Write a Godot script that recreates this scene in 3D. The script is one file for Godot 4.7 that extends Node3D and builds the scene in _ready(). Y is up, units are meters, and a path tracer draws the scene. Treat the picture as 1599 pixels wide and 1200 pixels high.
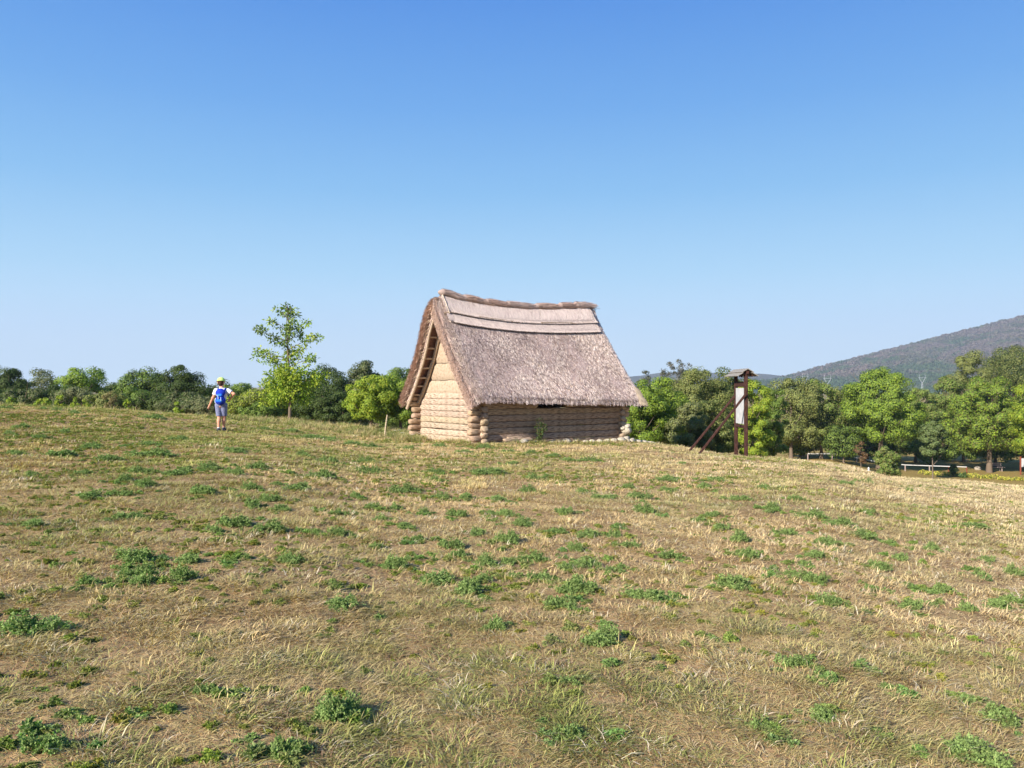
extends Node3D

const F := 1258.0      # focal length of the photograph, in its own pixels
const HORIZON := 606.0
const EYE := 1.6
const PITCH := 0.00477
const EXPOSURE := 2.0

var rng := RandomNumberGenerator.new()
var noise_a := FastNoiseLite.new()
var noise_b := FastNoiseLite.new()
var noise_c := FastNoiseLite.new()
var rings := PackedFloat32Array()
var relief := []           # one PackedFloat32Array per degree
var taken := {}
var M := {}

# ------------------------------------------------------------------ geometry collector
class Geo:
	var v := PackedVector3Array()
	var c := PackedColorArray()
	var ix := PackedInt32Array()

	func leaf(p: Vector3, d: Vector3, n: Vector3, l: float, w: float, col: Color) -> void:
		var s := d.cross(n).normalized() * (w * 0.5)
		var k := v.size()
		var mid := p + d * (l * 0.45)
		v.append(p); v.append(mid + s); v.append(p + d * l); v.append(mid - s)
		c.append(col); c.append(col); c.append(col); c.append(col)
		ix.append(k); ix.append(k + 1); ix.append(k + 2); ix.append(k); ix.append(k + 2); ix.append(k + 3)

	func blade(p: Vector3, q: Vector3, r: Vector3, side: Vector3, w: float, col: Color) -> void:
		var k := v.size()
		v.append(p - side * w); v.append(p + side * w); v.append(q - side * w * 0.8); v.append(q + side * w * 0.8); v.append(r)
		for j in 5:
			c.append(col)
		for j in [0, 2, 1, 1, 2, 3, 2, 4, 3]:
			ix.append(k + j)

	func tri(a: Vector3, b: Vector3, d: Vector3, col: Color) -> void:
		var k := v.size()
		v.append(a); v.append(b); v.append(d)
		c.append(col); c.append(col); c.append(col)
		ix.append(k); ix.append(k + 1); ix.append(k + 2)

	func quad(a: Vector3, b: Vector3, d: Vector3, e: Vector3, col: Color) -> void:   # clockwise seen from outside
		tri(a, b, d, col)
		tri(a, d, e, col)

	func box(lo: Vector3, hi: Vector3, col := Color.WHITE, t := Transform3D()) -> void:
		var p := []
		for k in 8:
			p.append(t * Vector3(hi.x if k & 1 else lo.x, hi.y if k & 2 else lo.y, hi.z if k & 4 else lo.z))
		quad(p[4], p[6], p[7], p[5], col)
		quad(p[1], p[3], p[2], p[0], col)
		quad(p[5], p[7], p[3], p[1], col)
		quad(p[0], p[2], p[6], p[4], col)
		quad(p[6], p[2], p[3], p[7], col)
		quad(p[0], p[4], p[5], p[1], col)

	func bar(a: Vector3, b: Vector3, w: float, h: float, col := Color.WHITE) -> void:
		# a squared timber from a to b with its edges taken off
		var t := (b - a).normalized()
		var s := t.cross(Vector3.UP)
		if s.length() < 0.01:
			s = Vector3.RIGHT
		s = s.normalized()
		var u := s.cross(t).normalized()
		var e := minf(w, h) * 0.14
		var ring := [Vector2(w / 2 - e, h / 2), Vector2(w / 2, h / 2 - e), Vector2(w / 2, -h / 2 + e), Vector2(w / 2 - e, -h / 2), Vector2(-w / 2 + e, -h / 2), Vector2(-w / 2, -h / 2 + e), Vector2(-w / 2, h / 2 - e), Vector2(-w / 2 + e, h / 2)]
		var n := ring.size()
		for k in n:
			var p: Vector2 = ring[k]
			var q: Vector2 = ring[(k + 1) % n]
			var p0 := a + s * p.x + u * p.y
			var q0 := a + s * q.x + u * q.y
			var p1 := b + s * p.x + u * p.y
			var q1 := b + s * q.x + u * q.y
			quad(p0, q0, q1, p1, col)
			tri(a, q0, p0, col)
			tri(b, p1, q1, col)

	func tube(pts: Array, radii: Array, sides: int, col: Color, cap := true) -> void:
		var k0 := v.size()
		var n := pts.size()
		var a := Vector3.ZERO
		for k in n:
			var t: Vector3 = (pts[mini(k + 1, n - 1)] - pts[maxi(k - 1, 0)]).normalized()
			if k == 0:
				a = t.cross(Vector3.UP if absf(t.y) < 0.9 else Vector3.RIGHT).normalized()
			else:
				a = (a - t * a.dot(t)).normalized()
			var b := t.cross(a)
			for j in sides:
				var f := TAU * j / sides
				v.append(pts[k] + (a * cos(f) + b * sin(f)) * radii[k])
				c.append(col)
		for k in n - 1:
			for j in sides:
				var j1 := (j + 1) % sides
				var p := k0 + k * sides
				ix.append(p + j); ix.append(p + sides + j); ix.append(p + j1)
				ix.append(p + j1); ix.append(p + sides + j); ix.append(p + sides + j1)
		if cap:
			for e in 2:
				var at := v.size()
				var k: int = 0 if e == 0 else n - 1
				v.append(pts[k])
				c.append(col)
				for j in sides:
					var p := k0 + k * sides
					var j1 := (j + 1) % sides
					if e == 0:
						ix.append(at); ix.append(p + j); ix.append(p + j1)
					else:
						ix.append(at); ix.append(p + j1); ix.append(p + j)

	func grid(rows: Array, col: Color, flip := false, closed := false) -> void:
		# rows of equally many points; the face looks along (next point in row) x (next row), or against it if flipped
		var k0 := v.size()
		var n: int = rows[0].size()
		for r in rows:
			for p in r:
				v.append(p)
				c.append(col)
		for k in rows.size() - 1:
			for j in (n if closed else n - 1):
				var j1 := (j + 1) % n
				var p := k0 + k * n
				if flip:
					ix.append(p + j); ix.append(p + j1); ix.append(p + n + j)
					ix.append(p + j1); ix.append(p + n + j1); ix.append(p + n + j)
				else:
					ix.append(p + j); ix.append(p + n + j); ix.append(p + j1)
					ix.append(p + j1); ix.append(p + n + j); ix.append(p + n + j1)

	func mesh(mat: Material) -> ArrayMesh:
		var n := PackedVector3Array()
		n.resize(v.size())
		for k in range(0, ix.size(), 3):
			var a := ix[k]
			var b := ix[k + 1]
			var d := ix[k + 2]
			var f := (v[d] - v[a]).cross(v[b] - v[a])
			n[a] += f; n[b] += f; n[d] += f
		for k in n.size():
			n[k] = n[k].normalized() if n[k].length_squared() > 1e-20 else Vector3.UP
		var arr := []
		arr.resize(Mesh.ARRAY_MAX)
		arr[Mesh.ARRAY_VERTEX] = v
		arr[Mesh.ARRAY_NORMAL] = n
		arr[Mesh.ARRAY_COLOR] = c
		arr[Mesh.ARRAY_INDEX] = ix
		var m := ArrayMesh.new()
		m.add_surface_from_arrays(Mesh.PRIMITIVE_TRIANGLES, arr)
		m.surface_set_material(0, mat)
		return m

# ------------------------------------------------------------------ nodes
func numbered(called: String) -> String:
	var k: int = taken.get(called, 0)
	taken[called] = k + 1
	return called if k == 0 else "%s_%03d" % [called, k]

func tag(o: Node3D, label: String, category: String, group := "", kind := "") -> Node3D:
	if label: o.set_meta("label", label)
	if category: o.set_meta("category", category)
	if group: o.set_meta("group", group)
	if kind: o.set_meta("kind", kind)
	return o

func thing(called: String, at: Vector3, label: String, category: String, group := "", turn := 0.0) -> Node3D:
	var o := Node3D.new()
	o.name = numbered(called)
	o.position = at
	o.rotation.y = turn
	add_child(o)
	tag(o, label, category, group)
	return o

func put(mesh: Mesh, called: String, parent: Node3D) -> MeshInstance3D:
	var o := MeshInstance3D.new()
	o.mesh = mesh
	o.name = numbered(called) if parent == self else called
	parent.add_child(o, true)
	return o

func copies(mesh: Mesh, where: Array, tints: Array, called: String, parent: Node3D) -> MultiMeshInstance3D:
	var mm := MultiMesh.new()
	mm.transform_format = MultiMesh.TRANSFORM_3D
	mm.use_colors = true
	mm.mesh = mesh
	mm.instance_count = where.size()
	for k in where.size():
		mm.set_instance_transform(k, where[k])
		mm.set_instance_color(k, tints[k])
	var o := MultiMeshInstance3D.new()
	o.multimesh = mm
	o.name = called
	parent.add_child(o, true)
	return o

func rnd(a: float, b: float) -> float:
	return rng.randf_range(a, b)

func ball() -> Vector3:
	while true:
		var p := Vector3(rnd(-1, 1), rnd(-1, 1), rnd(-1, 1))
		var l := p.length()
		if l < 1.0 and l > 0.05:
			return p / l
	return Vector3.UP

# ------------------------------------------------------------------ the lie of the land
func curve(xs: Array, ys: Array, x: float) -> float:
	# monotone cubic through the points
	var n := xs.size()
	if x <= xs[0]: return ys[0]
	if x >= xs[n - 1]: return ys[n - 1]
	var k := 0
	while x > xs[k + 1]: k += 1
	var h: float = xs[k + 1] - xs[k]
	var d: float = (ys[k + 1] - ys[k]) / h
	var m0 := d
	var m1 := d
	if k > 0:
		var e: float = (ys[k] - ys[k - 1]) / (xs[k] - xs[k - 1])
		m0 = 0.0 if e * d <= 0.0 else 2.0 * e * d / (e + d)
	if k < n - 2:
		var e: float = (ys[k + 2] - ys[k + 1]) / (xs[k + 2] - xs[k + 1])
		m1 = 0.0 if e * d <= 0.0 else 2.0 * e * d / (e + d)
	var t: float = (x - xs[k]) / h
	var t2 := t * t
	var t3 := t2 * t
	return ys[k] * (2 * t3 - 3 * t2 + 1) + m0 * h * (t3 - 2 * t2 + t) + ys[k + 1] * (3 * t2 - 2 * t3) + m1 * h * (t3 - t2)

func survey() -> void:
	# depth of the ground below the eye at distances ahead, along bearings named by the photograph's columns
	var far := [[300.0, 13.0], [800.0, 11.0], [2500.0, 2.0], [7000.0, -15.0]]
	var given := [
		[-500.0, [[0, 1.6], [28, 0.25], [45, 0.8], [70, 3.0], [110, 3.6]]],
		[0.0, [[0, 1.6], [14, 1.1], [28, 0.49], [45, 1.2], [70, 4.0], [110, 4.5]]],
		[200.0, [[0, 1.6], [18, 1.03], [28, 0.70], [45, 1.5], [70, 4.2], [110, 4.7]]],
		[345.0, [[0, 1.6], [20, 1.09], [29, 0.98], [45, 1.9], [70, 4.5], [110, 5.0]]],
		[450.0, [[0, 1.6], [20, 1.24], [36, 1.36], [50, 2.6], [70, 4.8], [110, 5.2]]],
		[600.0, [[0, 1.6], [20, 1.5], [29, 1.72], [40, 1.86], [52, 3.0], [75, 5.2], [110, 5.5]]],
		[752.0, [[0, 1.6], [20, 1.605], [26, 1.65], [31, 1.8], [40, 2.2], [55, 4.0], [75, 6.0], [110, 6.5]]],
		[975.0, [[0, 1.6], [20, 1.70], [26, 1.76], [29.7, 1.83], [34, 2.2], [45, 3.7], [70, 7.0], [110, 8.0]]],
		[1060.0, [[0, 1.6], [20, 1.8], [24, 1.86], [30, 2.05], [40, 3.3], [60, 6.2], [80, 7.6], [110, 8.4]]],
		[1155.0, [[0, 1.6], [20, 1.85], [26.5, 2.09], [30, 2.5], [40, 3.9], [60, 6.8], [80, 8.0], [110, 9.0]]],
		[1290.0, [[0, 1.6], [20, 1.98], [24, 2.14], [30, 2.66], [40, 4.2], [60, 6.4], [75, 7.0], [95, 8.0], [120, 9.0]]],
		[1400.0, [[0, 1.6], [20, 2.32], [29, 3.12], [40, 5.0], [60, 7.6], [75, 8.4], [95, 9.1], [120, 9.6]]],
		[1500.0, [[0, 1.6], [20, 2.45], [29, 3.2], [40, 5.0], [60, 8.0], [75, 8.75], [95, 9.3], [120, 9.7]]],
		[1599.0, [[0, 1.6], [20, 2.65], [29, 3.43], [40, 5.2], [60, 8.2], [75, 9.0], [95, 9.5], [120, 10.0]]],
		[2100.0, [[0, 1.6], [20, 3.1], [29, 4.2], [40, 6.0], [60, 8.6], [95, 10.0], [120, 10.5]]],
	]
	var bearings := []
	var profiles := []
	var back := [[0.0, 5.0, 20.0, 60.0, 300.0, 800.0, 2500.0, 7000.0], [1.6, 1.62, 2.0, 3.0, 10.0, 11.0, 4.0, -15.0]]
	bearings.append(-PI); profiles.append(back)
	bearings.append(-1.7); profiles.append([[0.0, 28.0, 60.0, 300.0, 800.0, 2500.0, 7000.0], [1.6, 0.5, 1.5, 10.0, 11.0, 4.0, -15.0]])
	for g in given:
		var th := atan((g[0] - 800.0) / F)
		var xs := []
		var ys := []
		for q in g[1]:
			xs.append(q[0] / cos(th)); ys.append(q[1] + 0.16 * clampf((q[0] - 8.0) / 15.0, 0.0, 1.0))
		for q in far:
			xs.append(q[0] / cos(th)); ys.append(q[1])
		bearings.append(th); profiles.append([xs, ys])
	bearings.append(1.7); profiles.append([[0.0, 20.0, 40.0, 90.0, 300.0, 800.0, 2500.0, 7000.0], [1.6, 3.0, 5.0, 9.0, 12.0, 11.0, 4.0, -15.0]])
	bearings.append(PI); profiles.append(back)
	rings.append(0.0)
	var r := 0.0
	while r < 45.0:
		r += 0.5
		rings.append(r)
	while r < 3300.0:
		r *= 1.06
		rings.append(r)
	var tables := []
	for p in profiles:
		var t := []
		for q in rings:
			t.append(curve(p[0], p[1], q))
		tables.append(t)
	for deg in 361:
		relief.append(PackedFloat32Array())
		relief[deg].resize(rings.size())
	for k in rings.size():
		var ys := []
		for t in tables:
			ys.append(t[k])
		for deg in 361:
			var th := deg_to_rad(deg - 180.0)
			var x := sin(th) * rings[k]
			var z := -cos(th) * rings[k]
			var rough := clampf(1.0 - rings[k] / 120.0, 0.0, 1.0) * clampf(rings[k] / 3.0, 0.0, 1.0)
			relief[deg][k] = EYE - curve(bearings, ys, th) + rough * (noise_a.get_noise_2d(x * 12.0, z * 12.0) * 0.05 + noise_b.get_noise_2d(x * 60.0, z * 60.0) * 0.025)

func land(x: float, z: float) -> float:
	var r := sqrt(x * x + z * z)
	var a := rad_to_deg(atan2(x, -z)) + 180.0
	var k := r / 0.5 if r < 45.0 else 90.0 + log(r / 45.0) / log(1.06)
	k = minf(k, rings.size() - 2.0)
	var i := int(k)
	var f := (r - rings[i]) / (rings[i + 1] - rings[i])
	var d := mini(int(a), 359)
	var g := a - d
	return lerpf(lerpf(relief[d][i], relief[d][i + 1], f), lerpf(relief[d + 1][i], relief[d + 1][i + 1], f), g)

func spot(px: float, ahead: float, sink := 0.0) -> Vector3:
	var x := (px - 800.0) / F * ahead
	return Vector3(x, land(x, -ahead) - sink, -ahead)

func ground_at(px: float, py: float) -> Vector3:
	var b := Basis(Vector3.RIGHT, PITCH)
	var d := b * Vector3((px - 799.5) / F, -(py - 600.0) / F, -1.0)
	var t := 2.0
	while t < 200.0:
		var p := Vector3(0, EYE, 0) + d * t
		if p.y < land(p.x, p.z):
			return Vector3(p.x, land(p.x, p.z), p.z)
		t += 0.04 + t * 0.002
	return Vector3(0, 0, -200)

func in_house(x: float, z: float, margin: float) -> bool:
	var dx := x + 1.0
	var dz := z + 26.0
	var u := dx * 0.809 - dz * 0.588
	var n := dx * 0.588 + dz * 0.809
	return u > -margin and u < 6.33 + margin and n < margin and n > -4.16 - margin

# ------------------------------------------------------------------ materials
func lin(r: float, g: float, b: float) -> Color:
	return Color(r, g, b).linear_to_srgb()

func plain(called: String, col: Color, rough := 0.85, tinted := false) -> StandardMaterial3D:
	var m := StandardMaterial3D.new()
	m.resource_name = called
	m.albedo_color = col
	m.roughness = rough
	m.metallic_specular = 0.3
	m.vertex_color_use_as_albedo = tinted
	M[called] = m
	return m

func ramp_noise(kind: int, freq: float, octaves: int, stops: Array, size := 512, seed_ := 1) -> NoiseTexture2D:
	var t := NoiseTexture2D.new()
	var n := FastNoiseLite.new()
	n.noise_type = kind
	n.frequency = freq
	n.fractal_octaves = octaves
	n.seed = seed_
	t.noise = n
	t.width = size
	t.height = size
	t.seamless = true
	var g := Gradient.new()
	var off := PackedFloat32Array()
	var cols := PackedColorArray()
	for s in stops:
		off.append(s[0]); cols.append(s[1])
	g.offsets = off
	g.colors = cols
	t.color_ramp = g
	return t

func textured(called: String, tex: Texture2D, scale: Vector3, rough := 0.9, bump := 0.0, world := false, tinted := false) -> StandardMaterial3D:
	var m := plain(called, Color.WHITE, rough, tinted)
	m.albedo_texture = tex
	m.uv1_triplanar = true
	m.uv1_world_triplanar = world
	m.uv1_triplanar_sharpness = 4.0
	m.uv1_scale = scale
	if bump > 0.0:
		m.heightmap_enabled = true
		m.heightmap_texture = tex
		m.heightmap_scale = bump
	return m

func litter_texture() -> ImageTexture:
	# dry soil strewn with bits of cut straw
	var n := 1536
	var im := Image.create(n, n, false, Image.FORMAT_RGB8)
	var fine := FastNoiseLite.new()
	fine.frequency = 0.022
	fine.fractal_octaves = 4
	fine.seed = 5
	var soil := [Color(0.62, 0.49, 0.36), Color(0.75, 0.61, 0.46), Color(0.44, 0.33, 0.24)]
	for y in n:
		for x in n:
			# blend with a shifted copy near the edges so that the tile repeats
			var fx := clampf((x - n + 96) / 96.0, 0.0, 1.0)
			var fy := clampf((y - n + 96) / 96.0, 0.0, 1.0)
			var q := fine.get_noise_2d(x, y)
			if fx > 0.0: q = lerpf(q, fine.get_noise_2d(x - n, y), fx)
			if fy > 0.0: q = lerpf(q, fine.get_noise_2d(x - (n if fx > 0.5 else 0), y - n), fy)
			var col: Color = soil[0].lerp(soil[1], clampf(q * 2.0, 0, 1)).lerp(soil[2], clampf(-q * 2.2, 0, 1))
			var g := rng.randf() * 0.09 - 0.045
			im.set_pixel(x, y, Color(col.r + g, col.g + g, col.b + g))
	for k in 52000:
		var p := Vector2(rnd(0, n), rnd(0, n))
		var a := rnd(0, TAU)
		var bend := rnd(-0.02, 0.02)
		var l := int(rnd(6, 38))
		var v := rnd(0.55, 1.0)
		var col := Color(0.92 * v, 0.81 * v, 0.58 * v) if rng.randf() < 0.8 else Color(0.66 * v, 0.6 * v, 0.36 * v)
		for j in l:
			p += Vector2(cos(a), sin(a))
			a += bend
			im.set_pixel(posmod(int(p.x), n), posmod(int(p.y), n), col)
			if k % 3 == 0:
				im.set_pixel(posmod(int(p.x) + 1, n), posmod(int(p.y), n), col)
	return ImageTexture.create_from_image(im)

func make_materials() -> void:
	textured("soil", litter_texture(), Vector3.ONE / 3.4, 0.95, 1.2, true, true)
	for k in [["leaf", Color(0.72, 0.85, 0.35), 0.55], ["blade", Color(0.75, 0.72, 0.42), 0.65], ["herb", Color(0.6, 0.8, 0.4), 0.6]]:
		var m := plain(k[0], Color.WHITE, k[2], true)
		m.backlight_enabled = true
		m.backlight = k[1]
	plain("bark", lin(0.16, 0.12, 0.085), 0.95, true)
	var grain := [[0.0, Color(0.30, 0.25, 0.21)], [0.33, Color(0.55, 0.49, 0.43)], [0.46, Color(0.74, 0.67, 0.59)], [0.7, Color(0.81, 0.75, 0.67)], [1.0, Color(0.62, 0.57, 0.52)]]
	var wood := ramp_noise(FastNoiseLite.TYPE_SIMPLEX, 0.03, 5, grain, 512, 3)
	textured("log_along_x", wood, Vector3(0.22, 3.0, 3.0), 0.9, 0.6, false, true)
	textured("log_along_z", wood, Vector3(3.0, 3.0, 0.22), 0.9, 0.6, false, true)
	textured("pole_wood", wood, Vector3(2.0, 2.0, 2.0), 0.9, 0.3, false, true)
	textured("clay", ramp_noise(FastNoiseLite.TYPE_SIMPLEX, 0.02, 5, [[0.0, Color(0.48, 0.41, 0.33)], [0.3, Color(0.66, 0.58, 0.49)], [0.7, Color(0.72, 0.645, 0.555)], [1.0, Color(0.63, 0.55, 0.46)]], 512, 8), Vector3.ONE * 0.7, 0.95, 1.2, false, true)
	var reed := ramp_noise(FastNoiseLite.TYPE_SIMPLEX, 0.06, 4, [[0.0, Color(0.40, 0.32, 0.30)], [0.4, Color(0.68, 0.58, 0.55)], [0.7, Color(0.83, 0.74, 0.69)], [1.0, Color(0.91, 0.83, 0.77)]], 512, 11)
	textured("thatch", reed, Vector3(2.5, 0.6, 0.6), 0.95, 2.0, false, true)
	textured("new_reed", ramp_noise(FastNoiseLite.TYPE_SIMPLEX, 0.06, 4, [[0.0, Color(0.54, 0.47, 0.42)], [0.5, Color(0.75, 0.68, 0.62)], [1.0, Color(0.84, 0.77, 0.70)]], 256, 13), Vector3(2.5, 0.6, 0.6), 0.95, 1.5, false, true)
	plain("straw", Color.WHITE, 0.7, true)
	textured("stone", ramp_noise(FastNoiseLite.TYPE_SIMPLEX, 0.03, 5, [[0.0, Color(0.45, 0.42, 0.38)], [0.45, Color(0.72, 0.69, 0.63)], [1.0, Color(0.85, 0.82, 0.76)]], 256, 4), Vector3.ONE * 1.5, 0.95, 0.6, true, true)
	var brown := [[0.0, Color(0.15, 0.09, 0.075)], [0.4, Color(0.23, 0.145, 0.12)], [0.7, Color(0.29, 0.185, 0.155)], [1.0, Color(0.37, 0.26, 0.23)]]
	textured("stained_wood", ramp_noise(FastNoiseLite.TYPE_SIMPLEX, 0.03, 4, brown, 256, 6), Vector3(4, 0.6, 4), 0.75, 0.2, false, true)
	textured("shingle", ramp_noise(FastNoiseLite.TYPE_SIMPLEX, 0.04, 4, [[0.0, Color(0.36, 0.34, 0.32)], [0.5, Color(0.55, 0.53, 0.50)], [1.0, Color(0.68, 0.66, 0.62)]], 256, 7), Vector3(2, 2, 2), 0.9, 0.3, false, true)
	textured("white_panel", ramp_noise(FastNoiseLite.TYPE_SIMPLEX, 0.01, 3, [[0.0, Color(0.68, 0.69, 0.69)], [1.0, Color(0.78, 0.78, 0.78)]], 256, 9), Vector3.ONE, 0.4)
	plain("white_paint", Color(0.80, 0.79, 0.77), 0.6)
	plain("grey_wood", Color(0.62, 0.55, 0.52), 0.9)
	plain("red_wood", Color(0.50, 0.27, 0.20), 0.85)
	plain("steel", Color(0.66, 0.68, 0.70), 0.6)
	textured("gravel", ramp_noise(FastNoiseLite.TYPE_SIMPLEX, 0.08, 4, [[0.0, Color(0.55, 0.50, 0.44)], [1.0, Color(0.82, 0.78, 0.72)]], 256, 12), Vector3.ONE, 0.95, 0.4, true)
	plain("skin", Color(0.80, 0.58, 0.47), 0.6)
	M.skin.subsurf_scatter_enabled = true
	M.skin.subsurf_scatter_strength = 0.15
	textured("white_cloth", ramp_noise(FastNoiseLite.TYPE_SIMPLEX, 0.02, 3, [[0.0, Color(0.80, 0.80, 0.81)], [1.0, Color(0.92, 0.92, 0.92)]], 128, 14), Vector3.ONE * 3.0, 0.9, 0.8)
	textured("blue_grey_cloth", ramp_noise(FastNoiseLite.TYPE_SIMPLEX, 0.05, 3, [[0.0, Color(0.34, 0.36, 0.47)], [0.5, Color(0.46, 0.48, 0.60)], [1.0, Color(0.60, 0.61, 0.70)]], 128, 15), Vector3.ONE * 4.0, 0.9, 0.8)
	plain("cap_cloth", Color(0.74, 0.86, 0.47), 0.8)
	plain("pack_blue", Color(0.10, 0.20, 0.66), 0.7)
	plain("pack_sky_blue", Color(0.16, 0.44, 0.86), 0.7)
	plain("pack_grey", Color(0.66, 0.74, 0.80), 0.6)
	plain("hair", Color(0.25, 0.16, 0.11), 0.6)
	plain("shoe", Color(0.22, 0.23, 0.28), 0.7)
	plain("sock", Color(0.80, 0.79, 0.77), 0.9)
	plain("far_leaf", Color.WHITE, 0.9, true)

# ------------------------------------------------------------------ plants
func crown_mesh(h0: float, h1: float, rx: float, rz: float, leaf: float, cover: float, cols: Array, opt := {}) -> ArrayMesh:
	var g := Geo.new()
	var half := (h1 - h0) / 2.0
	var mid := (h1 + h0) / 2.0
	var lobes: int = int(opt.get("lobes", 46) * 1.7)
	var cone: float = opt.get("cone", 0.0)
	var lobe_size: float = opt.get("lobe", 0.27) * 0.82
	var spiky: float = opt.get("spiky", 0.0)
	var surface := PI * (rx + rz) * half * 2.0
	var total := int(cover * surface / (0.3 * leaf * leaf))
	var per := maxi(8, total / lobes)
	for k in lobes:
		var d := ball()
		var q := d * pow(rng.randf(), 0.33) * 0.84
		if q.y < -0.55: q.y = -0.55 - (q.y + 0.55) * 0.3
		var shrink := 1.0 - cone * (q.y * 0.5 + 0.5)
		var cen := Vector3(q.x * rx * shrink, mid + q.y * half, q.z * rz * shrink)
		var lr := lobe_size * minf((rx + rz) / 2.0, half * 1.3) * rnd(0.6, 1.35) * (1.0 - cone * 0.4 * (q.y * 0.5 + 0.5))
		var tint: Color = cols[rng.randi() % cols.size()]
		var lum := rnd(0.9, 1.1)
		var depth := q.length()
		var away := Vector3(q.x, q.y * 0.7 + 0.25, q.z)
		for j in int(per * (0.5 if depth < 0.45 else 1.0)):
			var o := ball()
			o = (o + away * 0.35).normalized()
			var p := cen + Vector3(o.x, o.y * 0.78, o.z) * lr * (0.35 + 0.85 * sqrt(rng.randf()))
			if p.y < h0 * 0.5: continue
			var nrm := (o + away * 0.3 + ball() * 0.42).normalized()
			var along := nrm.cross(ball()).normalized()
			along = (along + Vector3(0, spiky - 0.25, 0)).normalized()
			var w := lum * rnd(0.75, 1.25)
			if rng.randf() < 0.55: tint = cols[rng.randi() % cols.size()]
			var col := Color(tint.r * w * rnd(0.92, 1.08), tint.g * w, tint.b * w * rnd(0.9, 1.1))
			g.leaf(p, along, nrm, leaf * rnd(0.7, 1.3), leaf * (0.62 - spiky * 0.3), col)
	return g.mesh(M.leaf)

func trunk_mesh(height: float, r: float, h0: float, reach: float, limbs: int, lean := Vector3.ZERO, col := Color.WHITE) -> ArrayMesh:
	var g := Geo.new()
	var pts := []
	var rad := []
	for k in 7:
		var t := k / 6.0
		pts.append(Vector3(sin(t * 5.0 + r * 40.0) * r * 0.5 * t, -0.3 + (height * 0.75 + 0.3) * t, cos(t * 4.0) * r * 0.5 * t) + lean * t)
		rad.append(r * (1.35 if k == 0 else 1.0) * (1.0 - 0.8 * t))
	g.tube(pts, rad, 9, col)
	for k in limbs:
		var t := rnd(0.3, 0.9)
		var s: Vector3 = pts[0].lerp(pts[6], t)
		var a := TAU * (k + rnd(0, 0.6)) / limbs
		var e := s + Vector3(cos(a) * reach * rnd(0.5, 0.85), rnd(0.15, 0.45) * reach + (height - h0) * 0.1, sin(a) * reach * rnd(0.5, 0.85))
		var m := s.lerp(e, 0.5) + Vector3(0, -0.06 * reach, 0)
		var w := r * (1.0 - 0.75 * t) * 0.6
		g.tube([s, m, e], [w, w * 0.65, w * 0.2], 6, col)
	return g.mesh(M.bark)

func tree(called: String, px: float, ahead: float, top: float, width: float, cols: Array, label: String, opt := {}) -> Node3D:
	# top: row of the photograph that the crown reaches; width: its breadth in metres
	var at := spot(px, ahead, 0.05)
	var height: float = (EYE + (HORIZON - top) / F * ahead - at.y) * 1.05
	var t := thing(called, at, label, opt.get("category", "tree"), opt.get("group", ""))
	var h0: float = height * opt.get("bare", 0.02)
	var leaf: float = clampf(ahead * 0.0022, 0.06, 0.22) * opt.get("leaf", 1.0)
	var bush: bool = opt.get("bush", false)
	put(trunk_mesh(height, maxf(0.05, width * opt.get("stout", 0.03)), h0, width * 0.45, 7, opt.get("lean", Vector3.ZERO), opt.get("bark", Color.WHITE)), "stem" if bush else "trunk", t)
	var crown := put(crown_mesh(h0, height, width / 2.0, width / 2.0 * rnd(0.85, 1.0), leaf, opt.get("cover", 1.4) * 1.2, cols, opt), "foliage" if bush else "crown", t)
	crown.position = opt.get("lean", Vector3.ZERO) * 0.8
	return t

func g_(r: float, g: float, b: float) -> Color:
	return Color(r, g, b)

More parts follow.
